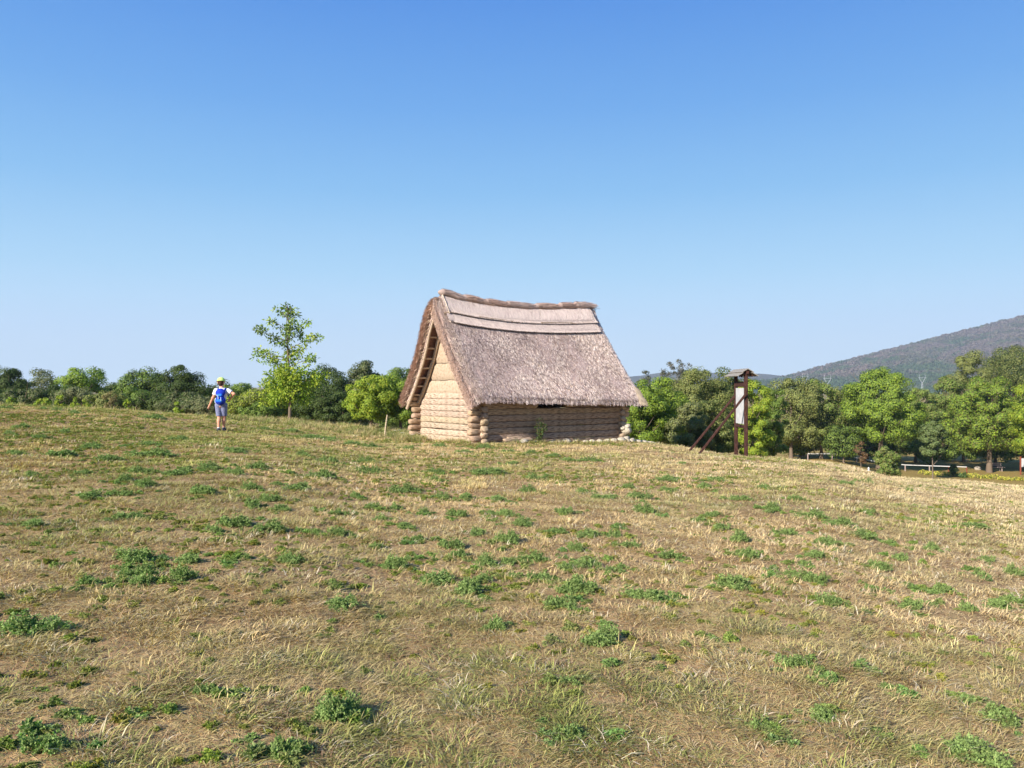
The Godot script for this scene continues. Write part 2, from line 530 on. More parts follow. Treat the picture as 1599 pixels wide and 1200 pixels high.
func plant_trees() -> void:
	var dark := [g_(0.077, 0.110, 0.026), g_(0.092, 0.132, 0.034), g_(0.064, 0.091, 0.026)]
	var mid := [g_(0.158, 0.233, 0.043), g_(0.203, 0.269, 0.052), g_(0.139, 0.196, 0.046)]
	var olive := [g_(0.213, 0.238, 0.069), g_(0.250, 0.260, 0.086), g_(0.190, 0.208, 0.065)]
	var bright := [g_(0.247, 0.346, 0.037), g_(0.298, 0.380, 0.043), g_(0.208, 0.302, 0.043)]
	var lime := [g_(0.323, 0.371, 0.037), g_(0.356, 0.385, 0.044), g_(0.254, 0.326, 0.042)]
	var grey := [g_(0.183, 0.196, 0.087), g_(0.214, 0.223, 0.102), g_(0.152, 0.169, 0.082)]
	var rust := [g_(0.20, 0.11, 0.055), g_(0.17, 0.12, 0.06)]
	var hedge := "trees of the hedgerow beyond the field"
	# --- the hedgerow on the child's side
	tree("hedgerow_tree", -60, 70, 560, 8.0, dark, "dark tree at the outer end of the far hedgerow", {"group": hedge})
	tree("hedgerow_tree", 12, 70, 572, 6.2, dark, "dark hedgerow tree with a small pointed top, furthest from the house", {"group": hedge, "cone": 0.5})
	tree("hedgerow_tree", 60, 74, 574, 4.6, grey, "thin-crowned dark tree between pointed tree and pale green tree", {"group": hedge, "cover": 0.7, "lobes": 22, "bare": 0.35})
	tree("hedgerow_tree", 126, 68, 571, 5.4, mid + bright, "rounded pale green hedgerow tree beside the thin-crowned one", {"group": hedge})
	tree("hedgerow_tree", 183, 72, 590, 4.4, dark, "low dark hedgerow tree between pale green and round dark trees", {"group": hedge})
	tree("hedgerow_tree", 228, 64, 574, 5.2, dark + mid, "broad dark green hedgerow tree touching the darkest round tree", {"group": hedge})
	tree("hedgerow_tree", 284, 61, 571, 4.8, dark, "darkest dense round tree of the hedgerow behind the child", {"group": hedge, "cover": 1.5})
	tree("hedgerow_tree", 372, 66, 588, 4.4, mid, "small green hedgerow tree just behind the child's elbow", {"group": hedge})
	tree("hedgerow_tree", 345, 72, 596, 5.0, dark, "low dark tree of the hedgerow behind the child's cap", {"group": hedge})
	tree("hedgerow_tree", 512, 70, 570, 4.8, dark, "dark blue-green tree behind the slender young tree", {"group": hedge})
	tree("hedgerow_tree", 568, 72, 560, 4.4, dark + grey, "tall dull green hedgerow tree standing behind the two-toned bush", {"group": hedge})
	tree("hedgerow_tree", 622, 66, 570, 4.6, mid, "green hedgerow tree half hidden by the hut's thatched roof edge", {"group": hedge})
	tree("hedgerow_tree", 470, 66, 600, 5.6, dark, "low dark tree behind the slender young tree's trunk", {"group": hedge})
	# --- shrubs in front of it
	var shrubs := "shrubs along the hedgerow"
	var row := [[-70, 52, 596, 5.0, dark, "dark shrub at the outer end of the hedgerow"], [-10, 52, 604, 4.6, dark, "dark shrub below the pointed hedgerow tree"], [40, 50, 607, 4.2, dark + grey, "grey-green shrub below the thin-crowned tree"], [85, 52, 602, 4.4, dark, "dark shrub at the foot of the pale green tree"], [128, 50, 604, 3.8, grey, "soft grey-green shrub in front of the pale green tree"], [168, 48, 612, 3.2, olive, "olive shrub beside the dry straw-coloured bush"], [205, 51, 606, 3.8, mid, "mid green shrub below the broad dark tree"], [248, 49, 610, 3.6, dark, "dark shrub at the foot of the broad dark tree"], [290, 47, 608, 3.8, grey + dark, "wide grey-green shrub in front of the darkest round tree"], [328, 46, 618, 3.0, grey, "low grey shrub at the child's hanging hand"], [390, 46, 606, 3.2, lime + olive, "yellow-green shrub to the child's elbow side"], [425, 47, 602, 3.0, lime + mid, "lime green shrub at the foot of the slender young tree"], [408, 43, 628, 2.6, mid, "low green shrub in front of lime green shrub"], [505, 47, 602, 4.0, dark, "dark shrub between slender young tree and two-toned bush"], [535, 46, 622, 3.4, dark, "very dark low shrub next to the two-toned bush"]]
	for s in row:
		tree("shrub", s[0], s[1], s[2], s[3], s[4], s[5], {"group": shrubs, "category": "shrub", "bush": true, "bare": 0.02, "lobes": 30})
	var sprigs := [[18, 44, 619], [62, 43, 622], [73, 42, 619], [95, 43, 615], [117, 43, 621], [134, 43, 622], [278, 42, 626], [200, 43, 622]]
	for s in sprigs:
		tree("sapling", s[0], s[1], s[2], 0.9, lime + bright, "small yellow-green sapling in front of the dark hedgerow shrubs", {"group": "saplings in front of the hedgerow", "category": "sapling", "bush": true, "bare": 0.05, "lobes": 9, "cone": 0.6, "cover": 0.9})
	tree("dry_bush", 172, 44, 607, 1.0, [g_(0.30, 0.24, 0.10), g_(0.24, 0.20, 0.09)], "dry straw-coloured bush among the dark hedgerow shrubs", {"category": "bush", "bush": true, "bare": 0.05, "lobes": 10, "cover": 0.7, "spiky": 0.6})
	# --- the two-toned bush beside the hut, lit and leafy
	tree("bush", 580, 38.0, 582, 2.9, bright + lime, "big bright green rounded bush grown against a darker round bush", {"category": "bush", "bush": true, "bare": 0.0, "lobes": 60, "cover": 1.9, "lobe": 0.24})
	tree("bush", 626, 38.6, 578, 2.9, mid + bright, "large round dark green bush beside the hut's gable", {"category": "bush", "bush": true, "bare": 0.02, "lobes": 50, "cover": 1.5})
	tree("bush", 655, 42, 575, 3.4, dark, "dark bush behind the hut's log gable corner", {"category": "bush", "bush": true, "bare": 0.02})
	# --- behind the hut, towards the notice board
	tree("bush", 1003, 42, 592, 3.2, bright + mid, "dense bright green bush behind the hut's torn eave corner", {"category": "bush", "bush": true, "bare": 0.01, "lobes": 60, "cover": 1.6})
	tree("bush", 1040, 44, 588, 3.0, bright + mid, "bright green bush between torn eave corner and grey-green bush", {"category": "bush", "bush": true, "bare": 0.01, "lobes": 54, "cover": 1.6})
	tree("bush", 950, 46, 600, 4.0, mid, "green bush behind the hut's long wall", {"category": "bush", "bush": true, "bare": 0.01})
	tree("bush", 1078, 39, 628, 2.4, grey + olive, "grey-green bush behind the feet of the board's braces", {"category": "bush", "bush": true, "bare": 0.01, "lobes": 44, "cover": 1.5})
	tree("bush", 1112, 40, 622, 2.6, dark + olive, "dark grey-green bush behind the notice board's braces", {"category": "bush", "bush": true, "bare": 0.01, "lobes": 44, "cover": 1.5})
	tree("woodland_tree", 1088, 52, 567, 4.8, olive, "dull olive tree behind the notice board's braces", {"cover": 1.5, "lobes": 80})
	tree("bare_tree", 1058, 56, 556, 3.4, [g_(0.17, 0.16, 0.14), g_(0.14, 0.14, 0.10)], "thin grey half-bare tree rising behind bright green bush", {"cover": 0.6, "lobes": 80, "lobe": 0.17, "spiky": 0.7, "bare": 0.2})
	tree("bare_tree", 1012, 60, 574, 2.6, [g_(0.15, 0.15, 0.12), g_(0.12, 0.13, 0.08)], "faint grey shrub-like tree showing past the roof's verge", {"cover": 0.6, "lobes": 60, "lobe": 0.17, "spiky": 0.7, "bare": 0.2})
	tree("woodland_tree", 1130, 54, 560, 4.6, dark + olive, "dark knobbly-crowned tree behind the notice board's roof", {"lobes": 80, "lobe": 0.25, "cover": 1.4})
	tree("woodland_tree", 1176, 50, 584, 2.9, bright + lime, "bright yellow-green tree right behind the notice board", {"lobes": 56, "cover": 1.5, "bare": 0.02})
	tree("woodland_tree", 1207, 55, 600, 2.6, mid, "mid green tree beside the bright yellow-green one", {"bare": 0.03, "cover": 1.2})
	tree("woodland_tree", 1236, 88, 588, 7.5, olive, "olive green tree between notice board and dark hollow", {})
	tree("woodland_tree", 1283, 90, 590, 6.5, olive + mid, "olive green tree above the dark hollow in the wood", {})
	tree("woodland_tree", 1322, 96, 592, 6.0, olive, "pale olive tree behind the big spreading tree's flank", {})
	tree("bush", 1318, 84, 662, 4.6, dark + mid, "dark green bush beside the dark hollow in the wood", {"category": "bush", "bush": true, "bare": 0.02})
	tree("bush", 1250, 92, 664, 5.0, mid, "broad green bush inside the dark hollow of the wood", {"category": "bush", "bush": true, "bare": 0.02})
	tree("dry_bush", 1345, 80, 688, 1.5, rust, "rust-brown dry bush beside the leaning trunk", {"category": "bush", "bush": true, "bare": 0.02, "lobes": 14, "spiky": 0.4, "cover": 0.8})
	tree("woodland_tree", 1372, 86, 573, 9.6, bright + mid, "big spreading green tree with a leaning bare trunk", {"lobes": 90, "lobe": 0.2, "cover": 1.7, "bare": 0.11, "lean": Vector3(0.7, 0, 0), "bark": Color(2.2, 2.0, 1.8)})
	tree("bush", 1386, 70, 694, 2.6, olive + mid, "low olive bush in front of the leaning trunk", {"category": "bush", "bush": true, "bare": 0.02, "lobes": 26})
	tree("woodland_tree", 1430, 102, 600, 6.5, mid + olive, "green tree filling the gap between the two big trees", {})
	tree("young_tree", 1457, 78, 652, 3.4, [g_(0.14, 0.19, 0.06), g_(0.17, 0.21, 0.08)], "small pale-leaved tree with a thin whitish trunk", {"lobes": 26, "cone": 0.45, "bare": 0.24, "cover": 1.2, "stout": 0.022, "bark": Color(4.0, 3.9, 3.7)})
	tree("woodland_tree", 1478, 108, 578, 7.5, olive + mid, "olive tree standing behind the small pale-leaved tree", {})
	tree("woodland_tree", 1545, 90, 584, 10.2, bright + mid + [g_(0.16, 0.13, 0.05)], "large green tree with browned leaf tufts beside the bench", {"lobes": 90, "lobe": 0.2, "cover": 1.7, "bare": 0.04})
	tree("woodland_tree", 1520, 128, 545, 9.0, olive, "tall dark olive tree rising behind the browned tree", {"lobes": 60, "cover": 1.4})
	tree("woodland_tree", 1585, 132, 536, 12.0, dark + olive, "tallest dark tree of the wood against the mountain", {"lobes": 60, "cover": 1.4})
	tree("woodland_tree", 1634, 82, 574, 7.0, lime + bright, "luminous yellow-green tree at the end of the wood by the white board", {"lobes": 60, "cover": 1.5, "bare": 0.06})
	tree("woodland_tree", 1730, 92, 560, 10.0, mid, "green tree beyond the luminous yellow-green tree", {"bare": 0.1})
	for k in 9:
		tree("undergrowth_shrub", 1255 + k * 50, 98 + (k % 2) * 7, 656 + (k % 3) * 8, 7.5, mid, "dense green shrub deep under the big trees", {"category": "shrub", "group": "shaded shrubs under the trees", "bush": true, "bare": 0.01, "lobes": 24})

func young_oak() -> void:
	# the slender open-crowned tree: level branches, tufts of leaves, sky between
	var at := spot(452, 38, 0.05)
	var height: float = EYE + (HORIZON - 471.0) / F * 38.0 - at.y
	var t := thing("slender_tree", at, "slender young tree with open tiered crown and yellow-green lower leaves", "tree")
	var wood := Geo.new()
	var leaves := Geo.new()
	var pts := []
	var rad := []
	for k in 9:
		var f := k / 8.0
		pts.append(Vector3(sin(f * 6.0) * 0.06 - 0.08 * f, -0.2 + (height + 0.1) * f, 0))
		rad.append(0.085 * (1.0 - 0.93 * f))
	wood.tube(pts, rad, 9, Color(1.6, 1.35, 1.15))
	var cols := [g_(0.23, 0.34, 0.05), g_(0.29, 0.38, 0.05), g_(0.36, 0.42, 0.05)]
	var high := [g_(0.15, 0.21, 0.06), g_(0.18, 0.24, 0.06)]
	# side (+ towards the hut), start height share, length in metres, rise
	var boughs := [[-1, 0.30, 1.2, 0.1], [1, 0.30, 1.3, 0.1], [-1, 0.36, 1.1, 0.2], [1, 0.37, 1.7, 0.2], [1, 0.33, 1.5, 0.1], [-1, 0.44, 0.9, 0.3], [1, 0.46, 1.3, 0.45], [-1, 0.52, 1.65, 0.35], [-1, 0.50, 1.4, 0.3], [1, 0.55, 0.9, 0.4], [1, 0.60, 1.5, 0.55], [-1, 0.62, 0.7, 0.4], [-1, 0.67, 1.65, 0.5], [1, 0.68, 0.7, 0.4], [1, 0.74, 1.05, 0.5], [-1, 0.76, 0.85, 0.4], [1, 0.84, 0.45, 0.4], [-1, 0.85, 0.5, 0.5], [1, 0.9, 0.25, 0.3], [-1, 0.93, 0.2, 0.3]]
	for b in boughs:
		for turn in 2:
			var s := Vector3(-0.08 * b[1], height * b[1], 0)
			var yaw := rnd(-0.35, 0.35) if turn == 0 else rnd(1.0, 2.1) * (1 if rng.randf() < 0.5 else -1)
			var l: float = b[2] * (1.0 if turn == 0 else rnd(0.3, 0.75))
			var d := Vector3(b[0] * cos(yaw), 0, sin(yaw))
			var e := s + d * l + Vector3(0, b[3] * rnd(0.7, 1.2), 0)
			var m := s.lerp(e, 0.5) + Vector3(0, 0.05, 0)
			wood.tube([s, m, e], [0.022, 0.015, 0.005], 5, Color(1.3, 1.15, 1.0))
			var tufts := int(1 + l * 4.2)
			for k in tufts:
				var f := rnd(0.4, 1.05)
				var cen := s.lerp(e, f) + ball() * 0.14
				var pal := high if b[1] > 0.6 and rng.randf() < 0.75 else cols
				var tint: Color = pal[rng.randi() % pal.size()]
				for j in 26:
					var o := ball()
					var w := rnd(0.75, 1.2)
					var dir := (o + Vector3(0, -0.15, 0)).normalized()
					leaves.leaf(cen + o * rnd(0.03, 0.20), dir, ball(), rnd(0.11, 0.19), 0.07, Color(tint.r * w, tint.g * w, tint.b * w))
	for k in 85:      # the full lower skirt
		var a := rnd(0, TAU)
		var r := rnd(0.1, 1.45)
		var cen := Vector3(cos(a) * r + 0.15, height * rnd(0.19, 0.45) - r * 0.15, sin(a) * r)
		var tint: Color = cols[rng.randi() % 3]
		for j in 48:
			var o := ball()
			var w := rnd(0.75, 1.2)
			leaves.leaf(cen + o * rnd(0.04, 0.27), (o + Vector3(0, -0.15, 0)).normalized(), ball(), rnd(0.11, 0.19), 0.075, Color(tint.r * w, tint.g * w, tint.b * w))
	put(wood.mesh(M.bark), "trunk", t)
	put(leaves.mesh(M.leaf), "crown", t)

# ------------------------------------------------------------------ the field
func tuft(blades: int, lo: float, hi: float, w: float, spread: float, lie: float) -> ArrayMesh:
	var g := Geo.new()
	for k in blades:
		var a := rnd(0, TAU)
		var p := Vector3(cos(a), 0, sin(a)) * spread * sqrt(rng.randf())
		var b := a + rnd(-1.2, 1.2)
		var tilt := clampf(lie + rnd(-0.35, 0.35), 0.05, 1.5)
		var d := Vector3(cos(b) * sin(tilt), cos(tilt), sin(b) * sin(tilt))
		var l := rnd(lo, hi)
		var q := p + d * l * 0.55
		var d2 := (d + Vector3(cos(b) * 0.5, -0.45 * rng.randf() - 0.1, sin(b) * 0.5)).normalized()
		var r := q + d2 * l * 0.5
		if r.y < 0.006: r.y = 0.006
		var side := Vector3(-sin(b), rnd(-0.3, 0.3), cos(b)).normalized()
		var v := rnd(0.62, 1.0)
		g.blade(p - Vector3(0, 0.01, 0), q, r, side, w * rnd(0.6, 1.2), Color(v, v * rnd(0.93, 1.0), v * rnd(0.8, 1.0)))
	return g.mesh(M.blade)

func alfalfa(seed_: int, stems: int, leaf: float) -> ArrayMesh:
	# a low mound of stems with small leaflets in threes, one metre across
	rng.seed = seed_
	var g := Geo.new()
	var f := leaf
	var heads := []
	for k in 3 + rng.randi() % 4:
		var a := rnd(0, TAU)
		heads.append([Vector3(cos(a), 0, sin(a)) * rnd(0.05, 0.33), rnd(0.14, 0.27), rnd(0.16, 0.36)])
	for k in stems:
		var h: Array = heads[rng.randi() % heads.size()]
		var a := rnd(0, TAU)
		var out := sqrt(rng.randf())
		var base: Vector3 = h[0] + Vector3(cos(a), 0, sin(a)) * h[1] * 0.5 * out
		var tip: Vector3 = h[0] + Vector3(cos(a) * h[1] * out, h[2] * (1.0 - 0.6 * out * out) * rnd(0.45, 1.2), sin(a) * h[1] * out) + Vector3(rnd(-0.07, 0.07), 0, rnd(-0.07, 0.07))
		if rng.randf() < 0.12: tip = base + (tip - base) * Vector3(1.7, 0.6, 1.7)
		var m := base.lerp(tip, 0.5) + Vector3(0, 0.04, 0)
		var side := Vector3(-sin(a), 0, cos(a))
		g.blade(base, m, tip, side, 0.006, Color(0.20, 0.25, 0.09))
		var tint := rnd(0.7, 1.3)
		for j in 7:
			var t := rnd(0.3, 1.03)
			var p := (base.lerp(m, t * 2.0) if t < 0.5 else m.lerp(tip, t * 2.0 - 1.0)) + ball() * 0.035
			for q in 3:
				var d := (ball() + Vector3(cos(a) * 0.3, 0.35, sin(a) * 0.3)).normalized()
				var n := (ball() * 0.9 + Vector3(-0.2, 0.8, 0.2)).normalized()
				var w := tint * rnd(0.75, 1.25)
				g.leaf(p, d, n, f * rnd(0.7, 1.2), f * 0.6, Color(0.235 * w, 0.315 * w, 0.100 * w))
	return g.mesh(M.herb)

func herb_marks() -> Array:
	# where the photograph shows alfalfa plants: column, row, breadth in its pixels
	var out := []
	for q in [[110,70,90],[190,120,100],[300,100,60],[280,190,170],[440,160,130],[510,215,150],[690,195,180],[660,150,100],[820,130,80],[1075,180,120],[690,25,110],[1215,85,70],[1340,90,90],[1430,115,130],[1530,130,70],[790,280,150],[985,260,130],[1080,290,80],[1185,260,110],[1410,205,90],[1500,235,100],[150,300,70],[390,290,70],[660,275,110],[560,320,90],[680,345,110],[395,395,110],[560,385,110],[940,375,130],[1165,355,120],[1270,345,60],[1390,350,150],[1470,300,110],[1240,405,110],[1290,455,90],[1160,440,80],[145,525,120],[620,490,140],[1090,510,200],[1250,555,140],[990,560,90],[1460,570,80],[600,670,200],[860,690,150],[1340,690,150],[640,760,160],[850,770,150],[410,800,100],[1110,680,80],[350,10,70],[270,-5,60],[200,-8,50],[40,-12,60],[60,200,80],[40,110,60]]:
		out.append([q[0] / 2.961, 640 + q[1] / 2.961, q[2] / 2.961])
	for q in [[40,20,80],[140,30,90],[235,45,80],[400,55,60],[40,110,80],[220,110,80],[230,150,150],[40,180,90],[490,155,100],[510,195,50],[760,150,180],[640,70,90],[840,65,80],[1020,85,70],[1105,108,70],[1210,105,90],[840,120,70],[400,235,150],[150,270,60],[550,275,80],[645,275,80],[810,275,110],[940,245,70],[965,185,90],[1280,270,110],[1155,250,70],[1380,230,60],[1460,335,90],[1420,265,120],[1540,190,130],[1545,240,60],[330,325,70],[230,320,60],[610,355,90],[475,345,80],[840,345,100],[910,385,110],[760,350,60],[1095,340,100],[370,405,90],[80,430,120],[90,350,80],[270,370,80],[260,495,70],[590,480,160],[825,465,110],[690,435,80],[430,460,70],[1060,430,80],[1190,445,80],[1310,445,60],[1330,405,50],[610,535,90],[750,565,120],[840,565,90],[940,555,120],[1145,505,100],[1220,575,130],[1320,605,80],[1110,590,80],[1390,490,90],[1570,540,90],[330,575,120],[400,555,60],[530,630,200],[640,690,150],[985,640,110],[1160,670,190],[1440,705,170],[1560,730,90],[1060,750,110],[100,750,200],[60,670,50],[850,625,60],[720,640,100],[530,40,80],[740,50,60],[930,75,60]]:
		out.append([500 + q[0] / 2.855, 680 + q[1] / 2.855, q[2] / 2.855])
	for q in [[15,160,70],[70,95,50],[225,165,80],[160,195,90],[20,215,50],[325,250,80],[440,200,70],[585,250,90],[190,325,80],[245,385,80],[140,350,60],[320,430,100],[460,290,80],[565,405,100],[645,325,120],[770,355,110],[880,405,150],[720,450,130],[910,180,60],[800,178,100],[900,315,60],[1075,345,40],[1380,365,150],[1085,215,40],[1175,475,90],[375,505,100],[330,490,60],[285,625,170],[570,595,100],[660,615,90],[505,590,60],[660,505,110],[620,550,60],[940,555,120],[1050,525,80],[740,710,160],[920,660,90],[1080,645,70],[1240,660,100],[1090,735,130],[1345,745,90],[1430,530,80],[1410,595,80],[1480,730,120],[1570,590,100],[1560,710,100],[1000,450,60]]:
		out.append([1040 + q[0] / 2.86, 690 + q[1] / 2.86, q[2] / 2.86])
	for q in [[230,290,370],[870,30,200],[1300,740,150],[300,1080,260],[440,880,70],[970,850,70],[2090,850,300],[3100,310,160],[1800,1080,280],[3690,370,320],[3560,190,130],[3560,680,120],[3530,980,240],[4730,940,180],[4450,400,100],[4960,540,180],[5110,620,130],[5450,600,130],[5530,700,110],[5110,870,190],[6270,890,230],[6020,1090,420],[6020,780,110]]:
		out.append([q[0] / 3.9975, 900 + q[1] / 3.9975, q[2] / 3.9975])
	return out

func sow_field() -> void:
	# alfalfa
	var kinds := []
	for k in 5:
		kinds.append(alfalfa(100 + k, 190, 0.042))
	for k in 4:
		kinds.append(alfalfa(200 + k, 110, 0.060))
	rng.seed = 77
	var roots := []
	for m in herb_marks():
		var p := ground_at(m[0], m[1] + m[2] * 0.14)
		var dist := -p.z
		if dist > 60: continue
		var wide: float = m[2] * dist / F * 1.3
		var o := MeshInstance3D.new()
		o.mesh = kinds[rng.randi() % 5] if wide > 0.3 else kinds[5 + rng.randi() % 4]
		o.name = numbered("alfalfa_plant")
		add_child(o)
		o.transform = Transform3D(Basis(Vector3.UP, rnd(0, TAU)).scaled(Vector3(wide, wide * rnd(0.75, 1.05) * clampf(0.42 / maxf(wide, 0.2), 0.55, 1.3), wide * rnd(0.75, 1.0))), p - Vector3(0, 0.01, 0))
		var label := "broad bushy mound of green alfalfa in the dry field" if wide > 0.55 else ("knee-low tuft of green alfalfa in the dry field" if wide > 0.3 else "small green alfalfa sprig in the dry field")
		tag(o, label, "plant", "alfalfa plants in the dry field")
		roots.append(Vector3(p.x, p.z, wide))
	# scattered sprigs nobody could count
	var low := Node3D.new()
	low.name = "weeds"
	add_child(low)
	tag(low, "tiny green weed sprigs scattered through the dry grass", "weeds", "", "stuff")
	var where := [[], []]
	var tints := [[], []]
	for q in roots:
		for k in 3 + int(q.z * 7.0):
			var a := rnd(0, TAU)
			var r: float = q.z * rnd(0.3, 1.1)
			var s := rnd(0.07, 0.2) * (1.0 + absf(q.y) * 0.012)
			var x: float = q.x + cos(a) * r
			var z: float = q.y + sin(a) * r
			where[k % 2].append(Transform3D(Basis(Vector3.UP, rnd(0, TAU)).scaled(Vector3(s, s * rnd(0.6, 1.0), s)), Vector3(x, land(x, z) - 0.005, z)))
			tints[k % 2].append(Color(rnd(0.8, 1.15), rnd(0.85, 1.05), rnd(0.7, 1.0)))
	for k in 42000:
		var th := rnd(-0.75, 0.75)
		var r := sqrt(rnd(6.0, 1500.0))
		var x := sin(th) * r
		var z := -cos(th) * r
		if in_house(x, z, 0.3): continue
		var patch := noise_a.get_noise_2d(x * 9.0 + 40.0, z * 9.0) + 0.35 * noise_b.get_noise_2d(x * 20.0, z * 20.0)
		patch += clampf((3.0 - x) * 0.016, -0.12, 0.16) - absf(r - 15.0) * 0.006
		if patch < rnd(-0.25, 0.4): continue
		var s := rnd(0.05, 0.14) * (1.0 + r * 0.014)
		var w := k % 2
		where[w].append(Transform3D(Basis(Vector3.UP, rnd(0, TAU)).scaled(Vector3(s, s * rnd(0.6, 1.1), s)), Vector3(x, land(x, z) - 0.005, z)))
		var v := rnd(0.7, 1.1)
		tints[w].append(Color(v * rnd(1.0, 1.5), v, v * rnd(0.5, 0.9)))
	for w in 2:
		copies(alfalfa(300 + w, 34, 0.11), where[w], tints[w], "sprig", low)
	rng.seed = 78
	# the grass itself
	var grass := Node3D.new()
	grass.name = "dry_grass"
	add_child(grass)
	tag(grass, "sun-dried straw-coloured grass with greener patches covering the field", "grass", "", "stuff")
	var sets := []      # near, middle, far: three tufts of each
	for k in 4:
		sets.append([tuft(24, 0.03, 0.12, 0.0023, 0.10, [0.95, 1.25, 1.42, 1.5][k]), [], []])
	for k in 4:
		sets.append([tuft(25, 0.03, 0.10, 0.0029, 0.14, [0.85, 1.2, 1.4, 1.48][k]), [], []])
	for k in 4:
		sets.append([tuft(28, 0.025, 0.08, 0.0040, 0.20, [0.7, 1.1, 1.35, 1.46][k]), [], []])
	var bands := [[2.2, 6.5, 860.0, 0], [6.5, 13.0, 420.0, 1], [13.0, 23.0, 190.0, 2], [23.0, 46.0, 80.0, 2]]
	for b in bands:
		var n := int(0.80 * (b[1] * b[1] - b[0] * b[0]) * b[2])
		for k in n:
			var th := rnd(-0.80, 0.80)
			var r := sqrt(rnd(b[0] * b[0], b[1] * b[1]))
			var x := sin(th) * r
			var z := -cos(th) * r
			if in_house(x, z, 0.02): continue
			var bare := 0.7 * noise_a.get_noise_2d(x * 24.0, z * 24.0) + 0.7 * noise_b.get_noise_2d(x * 70.0, z * 70.0)
			if bare > 0.12 and rng.randf() < clampf(0.25 + (bare - 0.12) * 1.6, 0.0, 0.86): continue
			var green := 0.46 + 0.9 * noise_c.get_noise_2d(x * 7.0, z * 7.0) + 0.5 * noise_b.get_noise_2d(x * 25.0 + 9.0, z * 25.0)
			green += clampf((-x - 2.0) / 13.0, 0.0, 0.42) + clampf((5.0 - r) * 0.12, 0.0, 0.25) - clampf((x + r * 0.15 - 3.0) * 0.03, 0.0, 0.25)
			if in_house(x, z, 1.3): green += 0.45
			green = clampf(green + rnd(-0.35, 0.35), 0.0, 1.0)
			var col := Color(0.95, 0.74, 0.39).lerp(Color(0.40, 0.45, 0.13), green * 0.95)
			col = col.lerp(Color(1.0, 0.87, 0.57), clampf((x + r * 0.12 - 2.0) * 0.055, 0.0, 0.6) * (1.0 - 0.6 * green))
			if rng.randf() < 0.09: col = Color(0.88, 0.79, 0.58)
			if rng.randf() < 0.15: col = Color(0.50, 0.34, 0.20)
			col *= rnd(0.55, 1.2)
			var s := rnd(0.6, 1.25) * (1.0 + maxf(0.0, r - 12.0) * 0.012)
			if in_house(x, z, 0.9): s *= 1.7
			var clump := noise_b.get_noise_2d(x * 95.0 + 31.0, z * 95.0) + 0.4 * noise_c.get_noise_2d(x * 200.0, z * 200.0)
			var m: int = b[3] * 4 + 2 + rng.randi() % 2
			if clump > 0.12:
				m = b[3] * 4 + (0 if rng.randf() < 0.3 else 1)
				s *= 1.0 + 0.35 * minf(clump, 0.5)
			else:
				s *= 0.85
				if green > 0.35: col = col.lerp(Color(0.86, 0.66, 0.35), 0.5)
			sets[m][1].append(Transform3D(Basis(Vector3.UP, rnd(0, TAU)).scaled(Vector3(s, s * rnd(0.6, 1.1), s)), Vector3(x, land(x, z) - 0.004, z)))
			sets[m][2].append(col)
	for s in sets:
		copies(s[0], s[1], s[2], "blades", grass)
	# stiff dry stalks and tall grass along the edge of the field and the foot of the hut
	var tall := Node3D.new()
	tall.name = "tall_grass"
	add_child(tall)
	tag(tall, "taller unmown grass and weeds along the field's far edge and the hut", "grass", "", "stuff")
	var tw := [[], []]
	var tt := [[], []]
	for k in 5200:
		var px := rnd(330, 700)
		var z := rnd(30.0, 42.0)
		if k % 3 == 0:
			px = rnd(620, 660); z = rnd(27.0, 33.0)
		elif k % 5 == 1:
			px = rnd(690, 1010); z = rnd(24.5, 29.5)
		elif k % 5 == 3:
			px = rnd(-80, 1250); z = rnd(29.0, 40.0)
		var x := (px - 800.0) / F * z
		if in_house(x, -z, 0.05): continue
		if px > 690 and px < 1010 and not in_house(x, -z, 0.75): continue
		if noise_b.get_noise_2d(x * 30.0, z * 30.0) < rnd(-0.4, 0.3): continue
		var s := rnd(0.45, 1.15) * (0.75 if px > 690 else 1.0)
		tw[k % 2].append(Transform3D(Basis(Vector3.UP, rnd(0, TAU)).scaled(Vector3(s, s, s)), Vector3(x, land(x, -z) - 0.01, -z)))
		tt[k % 2].append((Color(0.66, 0.56, 0.30) if rng.randf() < 0.45 else Color(0.28, 0.34, 0.10)) * rnd(0.75, 1.2))
	for k in 2:
		copies(tuft(22, 0.15, 0.34, 0.007, 0.14, 0.3 + 0.25 * k), tw[k], tt[k], "blades", tall)
	# white umbels beside the hut
	for q in [[615, 683], [627, 686], [638, 679], [648, 684], [655, 690], [622, 676], [642, 690]]:
		var p := ground_at(q[0], q[1] + 6)
		var f := thing("wildflower", p, "white wildflower head in tall grass beside the hut's gable", "flower", "white wildflowers beside the hut")
		var g := Geo.new()
		var h := rnd(0.25, 0.4)
		g.tube([Vector3.ZERO, Vector3(0.02, h * 0.6, 0), Vector3(0.03, h, 0)], [0.006, 0.005, 0.003], 5, Color(0.25, 0.30, 0.12))
		put(g.mesh(M.blade), "stalk", f)
		g = Geo.new()
		for k in 40:
			var a := rnd(0, TAU)
			var r := 0.06 * sqrt(rng.randf())
			g.leaf(Vector3(0.03 + cos(a) * r, h - r * 0.2, sin(a) * r), Vector3(cos(a), 0.3, sin(a)).normalized(), Vector3.UP, 0.03, 0.025, Color(0.8, 0.79, 0.72))
		put(g.mesh(M.blade), "flower_head", f)

# ------------------------------------------------------------------ the hut
const RIDGE_Z := -2.08
const RUN := 2.63

